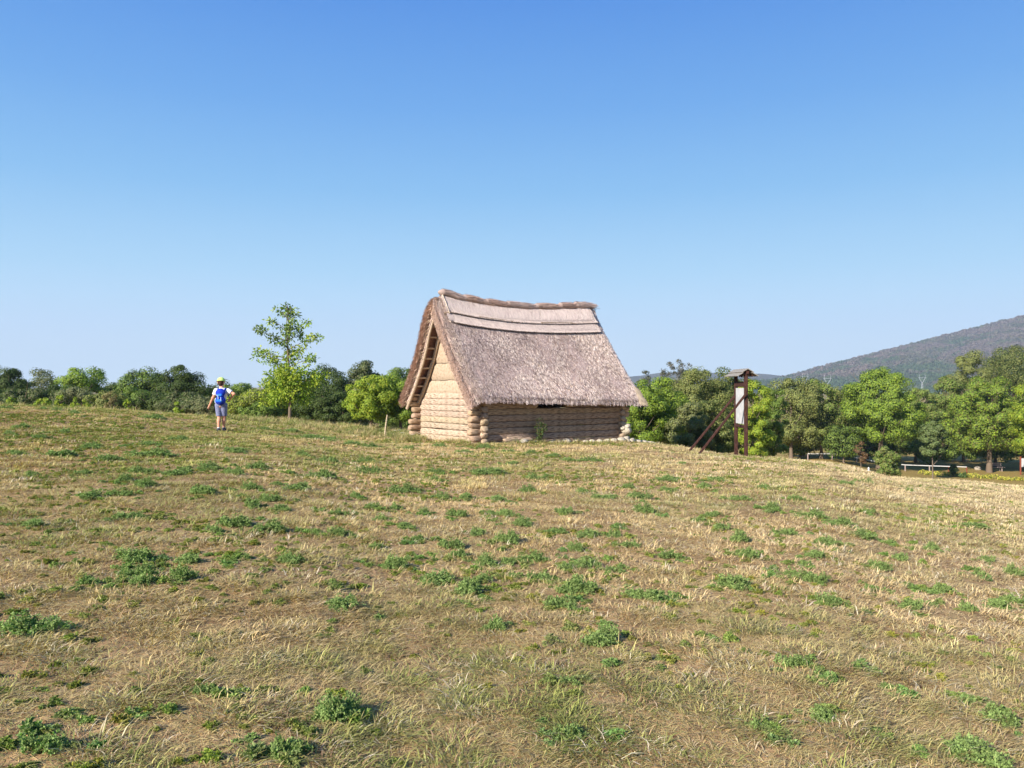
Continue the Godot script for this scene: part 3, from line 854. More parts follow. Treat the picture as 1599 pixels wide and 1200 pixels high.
func roof_at(u: float, p: float, side: float, off := 0.0) -> Vector3:
	# a point on the thatch: u along the hut, p from eave (0) to ridge (1), side +1 the front slope, off outwards
	var s := clampf((u + 0.5) / 7.6, 0.0, 1.0)
	var z := RIDGE_Z + side * RUN * (1.0 - p)
	var y := lerpf(1.40, 4.98, p)
	y -= 0.30 * sin(PI * pow(s, 0.85)) * pow(p, 1.3)
	y -= 0.20 * s * (1.0 - p) * (1.0 if side > 0 else 0.3)
	var hollow := -0.10 * sin(PI * pow(p, 0.8)) - 0.05 * clampf(1.0 - p / 0.05, 0.0, 1.0)
	if side < 0.0: hollow += 0.34 * sin(PI * pow(p, 3.0))
	var e := minf(u + 0.5, 7.1 - 0.35 * p - u)
	var edge := clampf(1.0 - e / 0.36, 0.0, 1.0)
	hollow -= 0.17 * edge * edge
	var over := smoothstep(0.88, 1.0, p)
	return Vector3(u, y, z) + Vector3(0, lerpf(0.58, 1.0, over), lerpf(0.81, 0.0, over) * side) * (hollow + off)

func log_mesh(along_x: bool, a: float, b: float, r: float, tint: Color, deep := 0.72, face_tint := Color.WHITE) -> ArrayMesh:
	# a hewn log: round and axe-cut at its ends, flattened between the corners; its axis is the node's own x or z
	var g := Geo.new()
	var rows := []
	var n := maxi(5, int((b - a) / 0.3))
	var stations := [a, a + 0.015, a + 0.07, a + 0.16, a + 0.30, a + 0.42]
	for k in range(1, n):
		var q := a + 0.42 + (b - a - 0.84) * k / n
		if b - a > 0.9: stations.append(q)
	stations.append_array([b - 0.42, b - 0.30, b - 0.16, b - 0.07, b - 0.015, b] if b - a > 0.9 else [b - 0.02, b])
	var ph := rnd(0, 20)
	var slope := rnd(-0.10, 0.10)
	for t in stations:
		var e := minf(t - a, b - t)
		var roundness := clampf(1.0 - (e - 0.28) / 0.16, 0.0, 1.0)
		var taper := 1.0
		if e < 0.16: taper = lerpf(0.74, 1.08, pow(clampf(e / 0.16, 0, 1), 0.6))
		if e <= 0.0001: taper *= 0.5
		var row := []
		for j in 12:
			var f := TAU * j / 12.0
			var ex := lerpf(0.5, 0.74, roundness)
			var cy := signf(sin(f)) * pow(absf(sin(f)), ex)
			var cz := signf(cos(f)) * pow(absf(cos(f)), ex)
			var wob := 1.0 + 0.07 * noise_a.get_noise_2d(t * 45.0 + ph * 30.0, j * 40.0) + 0.05 * sin(t * 3.0 + ph)
			var ry := r * taper * wob
			var rz := r * lerpf(deep, 1.18, roundness) * taper * wob
			var y := cy * ry
			var z := cz * rz
			var s: float = t + (slope * y / r * 0.5 if e < 0.1 else 0.0)
			row.append(Vector3(s, y, z) if along_x else Vector3(z, y, s))
		rows.append(row)
	g.grid(rows, tint, along_x, true)
	for k in g.c.size():      # the face between the fresh-cut ends, tinted apart
		if k >= 48 and k < g.c.size() - 48: g.c[k] = tint * face_tint
	for e in 2:
		var row: Array = rows[0] if e == 0 else rows[rows.size() - 1]
		var cen := Vector3.ZERO
		for p in row: cen += p / 12.0
		for j in 12:
			if (e == 0) == along_x:
				g.tri(cen, row[(j + 1) % 12], row[j], tint)
			else:
				g.tri(cen, row[j], row[(j + 1) % 12], tint)
	return g.mesh(M.log_along_x if along_x else M.log_along_z)

func straw_tuft(n: int, l0: float, l1: float, w: float, spread: float, lift: float) -> ArrayMesh:
	# straws lying along -y, their tips standing off along +z
	var g := Geo.new()
	for k in n:
		var p := Vector3(rnd(-spread, spread), rnd(-0.02, 0.08), rnd(-0.02, 0.005))
		var d := Vector3(rnd(-0.22, 0.22), -1, rnd(0.02, lift)).normalized()
		var q := p + d * rnd(l0, l1)
		var s := Vector3(1, 0, rnd(-0.8, 0.8)).normalized() * w * rnd(0.6, 1.2)
		var v := rnd(0.6, 1.0)
		var col := Color(v, v * rnd(0.92, 1.0), v * rnd(0.85, 1.0))
		g.quad(p - s, q - s * 0.8, q + s * 0.8, p + s, col)
	return g.mesh(M.straw)

func stone_mesh(size: Vector3, tint: Color) -> ArrayMesh:
	var g := Geo.new()
	var ph := rnd(0, 100)
	var rows := []
	for i in 7:
		var la := PI * i / 6.0
		var row := []
		for j in 9:
			var lo := TAU * j / 9.0
			var d := Vector3(sin(la) * cos(lo), cos(la), sin(la) * sin(lo))
			var k := 1.0 + 0.45 * noise_a.get_noise_3d(d.x * 55.0 + ph, d.y * 55.0, d.z * 55.0 + ph)
			row.append(d * size * k)
		rows.append(row)
	g.grid(rows, tint, true, true)
	return g.mesh(M.stone)

func build_hut() -> void:
	rng.seed = 500
	var hut := thing("thatched_hut", Vector3(-1.0, -0.16, -26.0), "log hut with a steep sagging thatched roof and clay gable", "hut", "", deg_to_rad(36.0))
	# --- log walls: gable logs run along z, long-wall logs along x, half a course apart
	var course := 0.212
	var tone := func() -> Color:
		var v := rnd(0.82, 1.0)
		return Color(v, v * rnd(0.95, 1.0), v * rnd(0.9, 1.0))
	var walls := Node3D.new()
	walls.name = "log_wall"
	hut.add_child(walls)
	for end in 2:
		var x := 0.10 if end == 0 else 6.23
		for k in 8:
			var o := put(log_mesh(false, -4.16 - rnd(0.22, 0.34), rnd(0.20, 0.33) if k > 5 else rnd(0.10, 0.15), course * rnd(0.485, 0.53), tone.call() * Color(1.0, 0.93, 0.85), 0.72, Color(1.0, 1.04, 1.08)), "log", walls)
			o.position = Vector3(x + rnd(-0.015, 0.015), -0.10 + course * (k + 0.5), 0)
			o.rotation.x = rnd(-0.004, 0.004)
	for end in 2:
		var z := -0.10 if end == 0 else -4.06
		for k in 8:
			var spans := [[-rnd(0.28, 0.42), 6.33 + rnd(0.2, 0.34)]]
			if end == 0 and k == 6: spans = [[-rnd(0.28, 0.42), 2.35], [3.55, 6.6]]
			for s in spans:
				var o := put(log_mesh(true, s[0], s[1], course * rnd(0.485, 0.53), tone.call() * Color(1.0, 0.88, 0.76), 0.72, Color(0.84, 0.84, 0.86)), "log", walls)  # long-wall faces darker: some weathering, some eave shade put into the colour
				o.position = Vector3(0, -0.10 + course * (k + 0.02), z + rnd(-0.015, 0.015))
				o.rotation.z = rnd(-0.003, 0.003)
	# --- clay gables in rough courses
	var slope := (4.98 - 1.40) / RUN
	for end in 2:
		var gable := Node3D.new()
		gable.name = "clay_gable"
		hut.add_child(gable, true)
		var x := 0.085 if end == 0 else 6.245
		var out := -1.0 if end == 0 else 1.0
		var levels := [1.53, 2.02, 2.62, 3.42, 4.42]
		for k in 4:
			var rows := []
			var y0: float = levels[k] + 0.010
			var y1: float = levels[k + 1] - 0.010
			for i in 7:
				var row := []
				var f := i / 6.0
				for j in 15:
					var t := j / 14.0
					var wav := 0.03 * noise_a.get_noise_2d(j * 22.0 + end * 99.0, k * 300.0)
					var wav1 := 0.03 * noise_a.get_noise_2d(j * 22.0 + end * 99.0, k * 300.0 + 300.0)
					var y := lerpf(y0 + (wav if k > 0 else 0.0), y1 + wav1, f)
					var hw := (4.70 - y) / slope - 0.12
					var z := RIDGE_Z + (t * 2.0 - 1.0) * maxf(hw, 0.02)
					var bulge := 0.05 * sqrt(clampf(minf(f, 1.0 - f) / 0.12, 0, 1)) + 0.025 * noise_a.get_noise_2d(z * 30.0, y * 30.0 + k * 50.0)
					row.append(Vector3(x + out * bulge, y, z))
				rows.append(row)
			var g := Geo.new()
			var v := rnd(0.92, 1.0)
			g.grid(rows, Color(v, v, v), end == 1)
			put(g.mesh(M.clay), "clay_panel", gable)
		var b := Geo.new()
		var hw0 := (4.70 - 1.45) / slope
		b.tri(Vector3(x - out * 0.04, 1.45, RIDGE_Z - hw0), Vector3(x - out * 0.04, 4.7, RIDGE_Z), Vector3(x - out * 0.04, 1.45, RIDGE_Z + hw0), Color.WHITE)
		put(b.mesh(M.clay), "backing", gable)
	# --- the thatch: one closed inverted V
	var roof := Node3D.new()
	roof.name = "thatched_roof"
	hut.add_child(roof)
	var rows := []
	var nu := 56
	for i in nu + 1:
		var f := i / float(nu)
		f = 0.5 - 0.5 * cos(PI * f) if i < 4 or i > nu - 4 else f
		var row := []
		for side in [1.0, -1.0]:
			for j in 25:
				var p := j / 24.0 if side > 0 else 1.0 - (j + 1) / 25.0
				if side < 0 and j == 24: p = 0.0
				var u := lerpf(-0.5, 7.1 - 0.35 * p, f)
				row.append(roof_at(u, p, side, 0.03 * noise_a.get_noise_2d(u * 40.0, p * 160.0 * side)))
		for side in [-1.0, 1.0]:
			for j in 9:
				var p := (0.05 + 0.85 * j / 8.0) if side < 0 else (0.90 - 0.85 * (j + 1) / 9.0)
				var u := lerpf(-0.46, 7.02 - 0.35 * p, f)
				row.append(roof_at(u, p, side, (-0.33 if side > 0 else -0.44) + 0.03 * noise_a.get_noise_2d(u * 60.0, p * 200.0)))
		rows.append(row)
	var g := Geo.new()
	g.grid(rows, Color.WHITE, false, true)
	for e in [0, nu]:      # close the verges
		var row: Array = rows[e]
		var m := row.size()
		var cap := []
		for j in 50:
			var near := j / 49.0
			cap.append([row[j], row[50 + clampi(17 - int(near * 17.99), 0, 17)]])
		for j in 49:
			if e == 0:
				g.quad(cap[j][0], cap[j + 1][0], cap[j + 1][1], cap[j][1], Color.WHITE)
			else:
				g.quad(cap[j][0], cap[j][1], cap[j + 1][1], cap[j + 1][0], Color.WHITE)
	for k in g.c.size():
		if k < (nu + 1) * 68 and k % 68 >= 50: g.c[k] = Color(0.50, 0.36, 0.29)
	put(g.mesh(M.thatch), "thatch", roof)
	# --- straw ends standing out of the thatch
	var tufts := [straw_tuft(10, 0.05, 0.12, 0.005, 0.05, 0.26), straw_tuft(10, 0.04, 0.10, 0.006, 0.06, 0.36), straw_tuft(9, 0.06, 0.14, 0.005, 0.05, 0.2), straw_tuft(10, 0.20, 0.42, 0.006, 0.06, 0.10)]
	var where := [[], [], [], []]
	var tints := [[], [], [], []]
	for k in 34000:
		var p := rng.randf() * 0.99
		var u := rnd(-0.48, 7.06 - 0.35 * p)
		var side := 1.0
		if k % 7 == 0: side = -1.0
		var at := roof_at(u, p, side, 0.0)
		var up := (roof_at(u, minf(p + 0.03, 1.0), side) - roof_at(u, maxf(p - 0.03, 0.0), side)).normalized()
		var nrm := Vector3(0, 0.58, 0.81 * side)
		nrm = (nrm - up * nrm.dot(up)).normalized()
		var bas := Basis(up.cross(nrm), up, nrm).rotated(nrm, rnd(-0.12, 0.12))
		var weather := noise_c.get_noise_2d(u * 9.0, p * 40.0 + side * 70.0) + 0.6 * noise_a.get_noise_2d(u * 40.0, p * 120.0)
		var old := rng.randf() < clampf(0.74 - u * 0.10 + weather * 0.9, 0.05, 0.92)
		var col := Color(0.57, 0.46, 0.405) if old else Color(0.87, 0.745, 0.635)
		if rng.randf() < 0.12: col = Color(0.32, 0.235, 0.22)
		col *= rnd(0.8, 1.15)
		var m := rng.randi() % 3
		where[m].append(Transform3D(bas.scaled_local(Vector3.ONE * rnd(0.8, 1.25)), at))
		tints[m].append(col)
	# verges: straw ends pointing out of the gable
	for k in 13000:
		var side := 1.0 if k % 2 == 0 else -1.0
		var p := rng.randf()
		var left := k % 4 != 3
		var q := rng.randf() * (1.0 if side > 0 else 0.7)
		var u := (-0.5 if left else 7.08 - 0.35 * p)
		var at := roof_at(u, p, side, (-0.33 if side > 0 else -0.46) * q)
		var out := Vector3(-1.0 if left else 1.0, -0.25, 0)
		var nrm := (Vector3(0, 0.58, 0.81 * side) * (1.0 - q * 0.8) + Vector3(out.x * q, 0, 0)).normalized()
		var up := (roof_at(clampf(u, -0.4, 6.5), minf(p + 0.03, 1.0), side) - roof_at(clampf(u, -0.4, 6.5), maxf(p - 0.03, 0.0), side)).normalized()
		var dir := (out * rnd(0.3, 1.0) - up * rnd(0.3, 0.9) + nrm * 0.15).normalized()
		var y := -dir
		nrm = (nrm - y * nrm.dot(y)).normalized()
		var m := rng.randi() % 3
		where[m].append(Transform3D(Basis(y.cross(nrm), y, nrm).scaled_local(Vector3.ONE * rnd(0.9, 1.7)), at - dir * 0.05))
		tints[m].append((Color(0.80, 0.62, 0.49) if rng.randf() < 0.7 else Color(0.50, 0.35, 0.26)) * rnd(0.75, 1.15))
	# eaves
	for k in 2600:
		var side := 1.0 if k % 3 else -1.0
		var u := rnd(-0.5, 7.08)
		var q := rng.randf()
		var at := roof_at(u, 0.05 * q, side, -0.33 * q)
		var nrm := Vector3(0, -0.3, side).normalized()
		var y := (Vector3(rnd(-0.2, 0.2), 1.0, -0.25 * side)).normalized()
		nrm = (nrm - y * nrm.dot(y)).normalized()
		var m := rng.randi() % 2
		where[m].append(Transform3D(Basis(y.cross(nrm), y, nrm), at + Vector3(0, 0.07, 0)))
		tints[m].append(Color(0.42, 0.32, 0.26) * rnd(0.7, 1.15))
	# the torn corner of the eave, where paler straw shows
	for k in 420:
		var p := rnd(0.0, 0.17)
		var u := rnd(6.62 + p * 1.2, 7.0)
		var at := roof_at(u, p, 1.0, 0.03)
		var y := Vector3(-0.55, 0.75, -0.35).normalized()
		var nrm := Vector3(0.1, 0.58, 0.81).normalized()
		nrm = (nrm - y * nrm.dot(y)).normalized()
		where[3].append(Transform3D(Basis(y.cross(nrm), y, nrm).rotated(nrm, rnd(-0.3, 0.3)).scaled_local(Vector3.ONE * rnd(0.35, 0.65)), at))
		tints[3].append(Color(0.70, 0.58, 0.40) * rnd(0.75, 1.1))
	# --- the newer cover under the ridge: two laps of paler reed held down by poles
	for lap in 2:
		var p0: float = [0.735, 0.822][lap]
		var thick: float = [0.075, 0.125][lap]
		var sheet := []
		for i in 41:
			var f := i / 40.0
			var row := []
			for j in 10:
				var p: float = lerpf(p0, 0.995, j / 9.0)
				var u := lerpf(-0.27, 6.42 - 0.12 * p, f)
				row.append(roof_at(u, p, 1.0, thick + 0.012 * noise_a.get_noise_2d(u * 90.0, p * 300.0) + 0.006 * sin(u * 37.0)))
			var ub := lerpf(-0.27, 6.42 - 0.12 * p0, f)
			row.push_front(roof_at(ub, p0, 1.0, -0.02))
			sheet.append(row)
		var c := Geo.new()
		c.grid(sheet, Color.WHITE, false)
		for e in [0, 40]:
			for j in range(1, 10):
				var q0 := roof_at(sheet[e][j].x, lerpf(p0, 0.995, (j - 1) / 9.0), 1.0, -0.02)
				var q1 := roof_at(sheet[e][j].x, lerpf(p0, 0.995, j / 9.0), 1.0, -0.02)
				if e == 0: c.quad(sheet[e][j], q0, q1, sheet[e][j + 1], Color.WHITE)
				else: c.quad(sheet[e][j], sheet[e][j + 1], q1, q0, Color.WHITE)
		put(c.mesh(M.new_reed), "reed_cover", roof)
		for k in 2600:
			var p: float = rnd(p0 + 0.015, 0.995)
			if lap == 0: p = rnd(p0 + 0.015, 0.84)
			var u := rnd(-0.27, 6.42 - 0.12 * p)
			var at := roof_at(u, p, 1.0, thick + 0.004)
			var up := (roof_at(u, minf(p + 0.02, 1.0), 1.0) - roof_at(u, p - 0.02, 1.0)).normalized()
			var nrm := Vector3(0, 0.58, 0.81)
			nrm = (nrm - up * nrm.dot(up)).normalized()
			var s: float = clampf((p - p0) * 4.5 / 0.32, 0.35, 1.0)
			where[3].append(Transform3D(Basis(up.cross(nrm), up, nrm).rotated(nrm, rnd(-0.10, 0.10)).scaled_local(Vector3(1, s, 1)), at))
			tints[3].append((Color(0.66, 0.57, 0.505) if rng.randf() < 0.75 else Color(0.55, 0.45, 0.41)) * rnd(0.8, 1.12))
	var straw := Node3D.new()
	straw.name = "straw"
	roof.add_child(straw)
	straw.set_meta("kind", "stuff")
	for k in 4:
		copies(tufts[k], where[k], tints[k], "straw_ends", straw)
	for k in 5:      # ledger poles
		var u0 := -0.42 + 1.36 * k
		var u1 := u0 + 1.5
		var pts := []
		var rad := []
		for j in 7:
			var u := lerpf(u0, u1, j / 6.0)
			pts.append(roof_at(u, 0.815 + 0.004 * (k % 2) + rnd(-0.002, 0.002), 1.0, 0.12 + 0.012 * (k % 2)))
			rad.append(0.030 - 0.002 * j)
		var c := Geo.new()
		c.tube(pts, rad, 7, Color(0.62, 0.55, 0.5))
		put(c.mesh(M.pole_wood), "ledger_pole", roof)
	var edge := Geo.new()      # the pale stick along the cover's end
	edge.tube([roof_at(-0.27, 0.80, 1.0, 0.14), roof_at(-0.27, 0.9, 1.0, 0.16), roof_at(-0.27, 1.0, 1.0, 0.18)], [0.02, 0.022, 0.018], 6, Color.WHITE)
	put(edge.mesh(M.pole_wood), "end_stick", roof)
	# --- ridge bundles
	var cuts := [-0.28, 0.62, 1.55, 2.40, 3.75, 4.95, 5.70, 6.50]
	for k in 7:
		var u0: float = cuts[k] - 0.10
		var u1: float = cuts[k + 1] + 0.06
		var b := Geo.new()
		var pts := []
		var rad := []
		var hue: Color = [Color(0.95, 0.88, 0.84), Color(1.0, 0.86, 0.76), Color(0.86, 0.72, 0.64)][k % 3]
		for j in 9:
			var t := j / 8.0
			var u := lerpf(u0, u1, t)
			pts.append(roof_at(clampf(u, -0.2, 6.4), 1.0, 1.0, 0.0) * Vector3(0, 1, 1) + Vector3(u, 0.05 + 0.06 * (1.0 - t) + 0.02 * rnd(-1, 1), 0.05 + 0.02 * rnd(-1, 1)))
			rad.append(lerpf(0.13, 0.078, t) * (1.0 + 0.08 * sin(t * 9.0 + k)) * (0.35 if j == 0 else (0.7 if j == 8 else 1.0)))
		b.tube(pts, rad, 12, Color(0.40, 0.30, 0.25))
		for j in 620:      # its reeds
			var t := rng.randf() * 0.86
			var a := rnd(0, TAU)
			var i := int(t * 8.0)
			var c0: Vector3 = pts[i]
			var rr: float = rad[i] * rnd(0.98, 1.16)
			var p := c0 + Vector3(rnd(0, 0.1), cos(a) * rr, sin(a) * rr)
			var l := rnd(0.2, 0.5)
			var kk := mini(8, i + 3)
			var q: Vector3 = p + (pts[kk] - pts[i]).normalized() * l + Vector3(0, cos(a), sin(a)) * rnd(0.0, 0.025)
			var s := Vector3(0, -sin(a), cos(a)) * 0.007
			var v := rnd(0.45, 1.0)
			b.quad(p - s, q - s, q + s, p + s, Color(0.74 * v, 0.58 * v, 0.50 * v) * hue)
		put(b.mesh(M.straw), "ridge_bundle", roof)
	# --- rafters and battens that show under the overhanging verge
	for side in [-1.0, 1.0]:
		for r in ([[-0.43, 0.058, 0.0], [-0.04, 0.072, 0.05]] if side < 0 else [[-0.04, 0.07, 0.04]]):
			var pts := []
			var rad := []
			for j in 9:
				var p := lerpf(r[2], 0.93, j / 8.0)
				pts.append(roof_at(0.0, p, side, -0.40 if side > 0 else -0.62) * Vector3(0, 1, 1) + Vector3(r[0] + 0.008 * sin(j * 1.7), 0, 0))
				rad.append(r[1] * (1.0 - 0.25 * j / 8.0))
			var c := Geo.new()
			c.tube(pts, rad, 9, Color(0.98, 0.92, 0.86))
			put(c.mesh(M.pole_wood), "rafter", roof)
		for k in 10:
			var p := 0.05 + 0.088 * k
			var a := roof_at(0.0, p, side, -0.395 if side > 0 else -0.60) * Vector3(0, 1, 1) + Vector3(-0.50 if side < 0 else -0.3, rnd(-0.02, 0.02), 0)
			var b := roof_at(0.0, p, side, -0.395 if side > 0 else -0.60) * Vector3(0, 1, 1) + Vector3(0.02, rnd(-0.02, 0.02), 0)
			var c := Geo.new()
			c.tube([a, a.lerp(b, 0.5) + Vector3(0, rnd(-0.01, 0.01), 0), b], [0.030, 0.033, 0.030], 7, Color(1.0, 0.93, 0.86))
			put(c.mesh(M.pole_wood), "batten", roof)
	# --- foundation stones along the foot of the walls
	var base := Node3D.new()
	base.name = "foundation"
	hut.add_child(base)
	var line := [[1.55, 0.20, 0.11], [2.1, 0.1, 0.06], [2.75, 0.14, 0.08], [3.1, 0.12, 0.07], [3.45, 0.18, 0.10], [3.9, 0.13, 0.08], [4.3, 0.15, 0.08], [4.65, 0.12, 0.09], [5.0, 0.16, 0.09], [5.35, 0.14, 0.10], [5.7, 0.17, 0.11], [6.0, 0.20, 0.14], [6.28, 0.2, 0.16], [6.55, 0.17, 0.12], [6.85, 0.2, 0.09], [7.2, 0.18, 0.08], [7.5, 0.2, 0.07]]
	for q in line:
		var v := rnd(0.8, 1.0)
		var o := put(stone_mesh(Vector3(q[1], q[2], q[1] * 0.8), Color(v, v * 0.97, v * 0.92)), "stone", base)
		var lz := 0.12 + rnd(0, 0.12)
		var w := hut.transform * Vector3(q[0], 0, lz)
		o.position = Vector3(q[0], land(w.x, w.z) - hut.position.y + q[2] * 0.35, lz)
		o.rotation.y = rnd(0, TAU)
	for q in [[6.30, 0.20, 0.20], [6.36, 0.34, 0.14], [6.15, 0.28, 0.12]]:
		var o := put(stone_mesh(Vector3(q[2], q[2] * 0.7, q[2]), Color(0.95, 0.92, 0.86)), "stone", base)
		o.position = Vector3(q[0], q[1], 0.16)
		o.rotation = Vector3(rnd(-0.3, 0.3), rnd(0, 6), rnd(-0.3, 0.3))
	# two split timbers lying at the foot of the long wall
	for q in [[0.75, 0.05, 0.20, 1.15, 0.07], [0.95, 0.13, 0.12, 0.6, 0.05]]:
		var w := hut.transform * Vector3(q[0], 0, q[2])
		var o := put(log_mesh(true, 0.0, q[3], q[4], Color(0.9, 0.8, 0.72), 0.9), "split_timber", self)
		o.transform = Transform3D(Basis(Vector3.UP, deg_to_rad(36.0 - q[1] * 20.0)), Vector3(w.x, land(w.x, w.z) + q[4] * 0.8 + q[1], w.z))
		tag(o, "longer split timber lying against the hut's long wall" if q[3] > 1 else "short split timber resting on the longer one by the wall", "timber")
	# a leafy weed in the shade of the wall
	rng.seed = 520
	var weed := thing("wall_weed", hut.transform * Vector3(2.15, 0, 0.28), "dark leafy weed growing in the shade against the hut's long wall", "plant")
	weed.position.y = land(weed.position.x, weed.position.z)
	var st := Geo.new()
	var lf := Geo.new()
	for k in 9:
		var a := rnd(0, TAU)
		var tip := Vector3(cos(a) * rnd(0.05, 0.3), rnd(0.45, 0.9), sin(a) * 0.12)
		st.tube([Vector3.ZERO, tip * 0.5 + Vector3(0, 0.06, 0), tip], [0.008, 0.006, 0.003], 5, Color(0.8, 1.0, 0.5))
		for j in 26:
			var p := tip * rnd(0.2, 1.0) + ball() * 0.06
			lf.leaf(p, ball(), ball(), rnd(0.05, 0.1), 0.04, Color(0.07, 0.11, 0.03) * rnd(0.8, 1.3))
	put(st.mesh(M.bark), "stem", weed)
	put(lf.mesh(M.leaf), "foliage", weed)

# ------------------------------------------------------------------ the notice board and other small things
func notice_board() -> void:
	rng.seed = 600
	var zb := 26.0
	var za := 27.25
	var pb := spot(1165.5, zb)
	var pa := spot(1150.0, za)
	var t := thing("notice_board", Vector3((pa.x + pb.x) / 2, minf(pa.y, pb.y), -(za + zb) / 2), "dark brown wooden notice board with braces and little shingled roof", "notice board")
	var o := t.position
	var a := pa - o
	var b := pb - o
	var top := 2.72
	for p in [a, b]:
		var g := Geo.new()
		g.bar(Vector3(p.x, p.y - 0.3, p.z), Vector3(p.x, top, p.z), 0.11, 0.11)
		put(g.mesh(M.stained_wood), "post", t)
	var mx := (a.x + b.x) / 2
	for q in [[2.40, 0.17, "top_beam"], [1.02, 0.10, "bottom_beam"]]:
		var g := Geo.new()
		g.bar(Vector3(a.x, q[0], a.z + 0.066), Vector3(b.x, q[0], b.z - 0.066), 0.09, q[1])
		put(g.mesh(M.stained_wood), q[2], t)
	var panel := Geo.new()
	panel.box(Vector3(mx - 0.012, 1.10, a.z + 0.07), Vector3(mx + 0.012, 2.28, b.z - 0.07))
	put(panel.mesh(M.white_panel), "panel", t)
	for q in [[a, 2.0, 5.95 - o.x, a.z + 0.02], [b, 2.06, 5.97 - o.x, b.z + 0.11]]:
		var foot := Vector3(q[2], 0, q[3])
		foot.y = land(foot.x + o.x, foot.z + o.z) - o.y - 0.06
		var g := Geo.new()
		g.bar(foot, Vector3(q[0].x - 0.03, q[1] + 0.03, q[3]), 0.07, 0.07)
		put(g.mesh(M.stained_wood), "brace", t)
	# the roof: two rows of shingles a side on a ridge beam
	var roof := Node3D.new()
	roof.name = "board_roof"
	t.add_child(roof)
	var ridge := Geo.new()
	ridge.bar(Vector3(mx, top + 0.06, a.z - 0.16), Vector3(mx, top + 0.06, b.z + 0.16), 0.08, 0.10)
	put(ridge.mesh(M.stained_wood), "ridge_beam", roof)
	var plate := Geo.new()
	plate.box(Vector3(-0.11, -0.011, -0.080), Vector3(0.11, 0.011, 0.080))
	var shingle := plate.mesh(M.shingle)
	for side in [-1.0, 1.0]:
		for r in 2:
			for k in 10:
				var s := put(shingle, "shingle", roof)
				var u := 0.10 + 0.145 * r
				var ang := 0.60
				s.position = Vector3(mx + side * u, top + 0.17 - u * tan(ang) + 0.024 * (1 - r) + rnd(-0.003, 0.003), lerpf(a.z - 0.18, b.z + 0.18, (k + 0.5) / 10.0))
				s.rotation.z = -side * (ang - 0.07)
				s.rotation.y = rnd(-0.03, 0.03)
		for p in [a, b]:
			var g := Geo.new()
			g.bar(Vector3(p.x + side * 0.02, top + 0.07, p.z), Vector3(p.x + side * 0.22, top - 0.06, p.z), 0.05, 0.06)
			put(g.mesh(M.stained_wood), "rafter", roof)

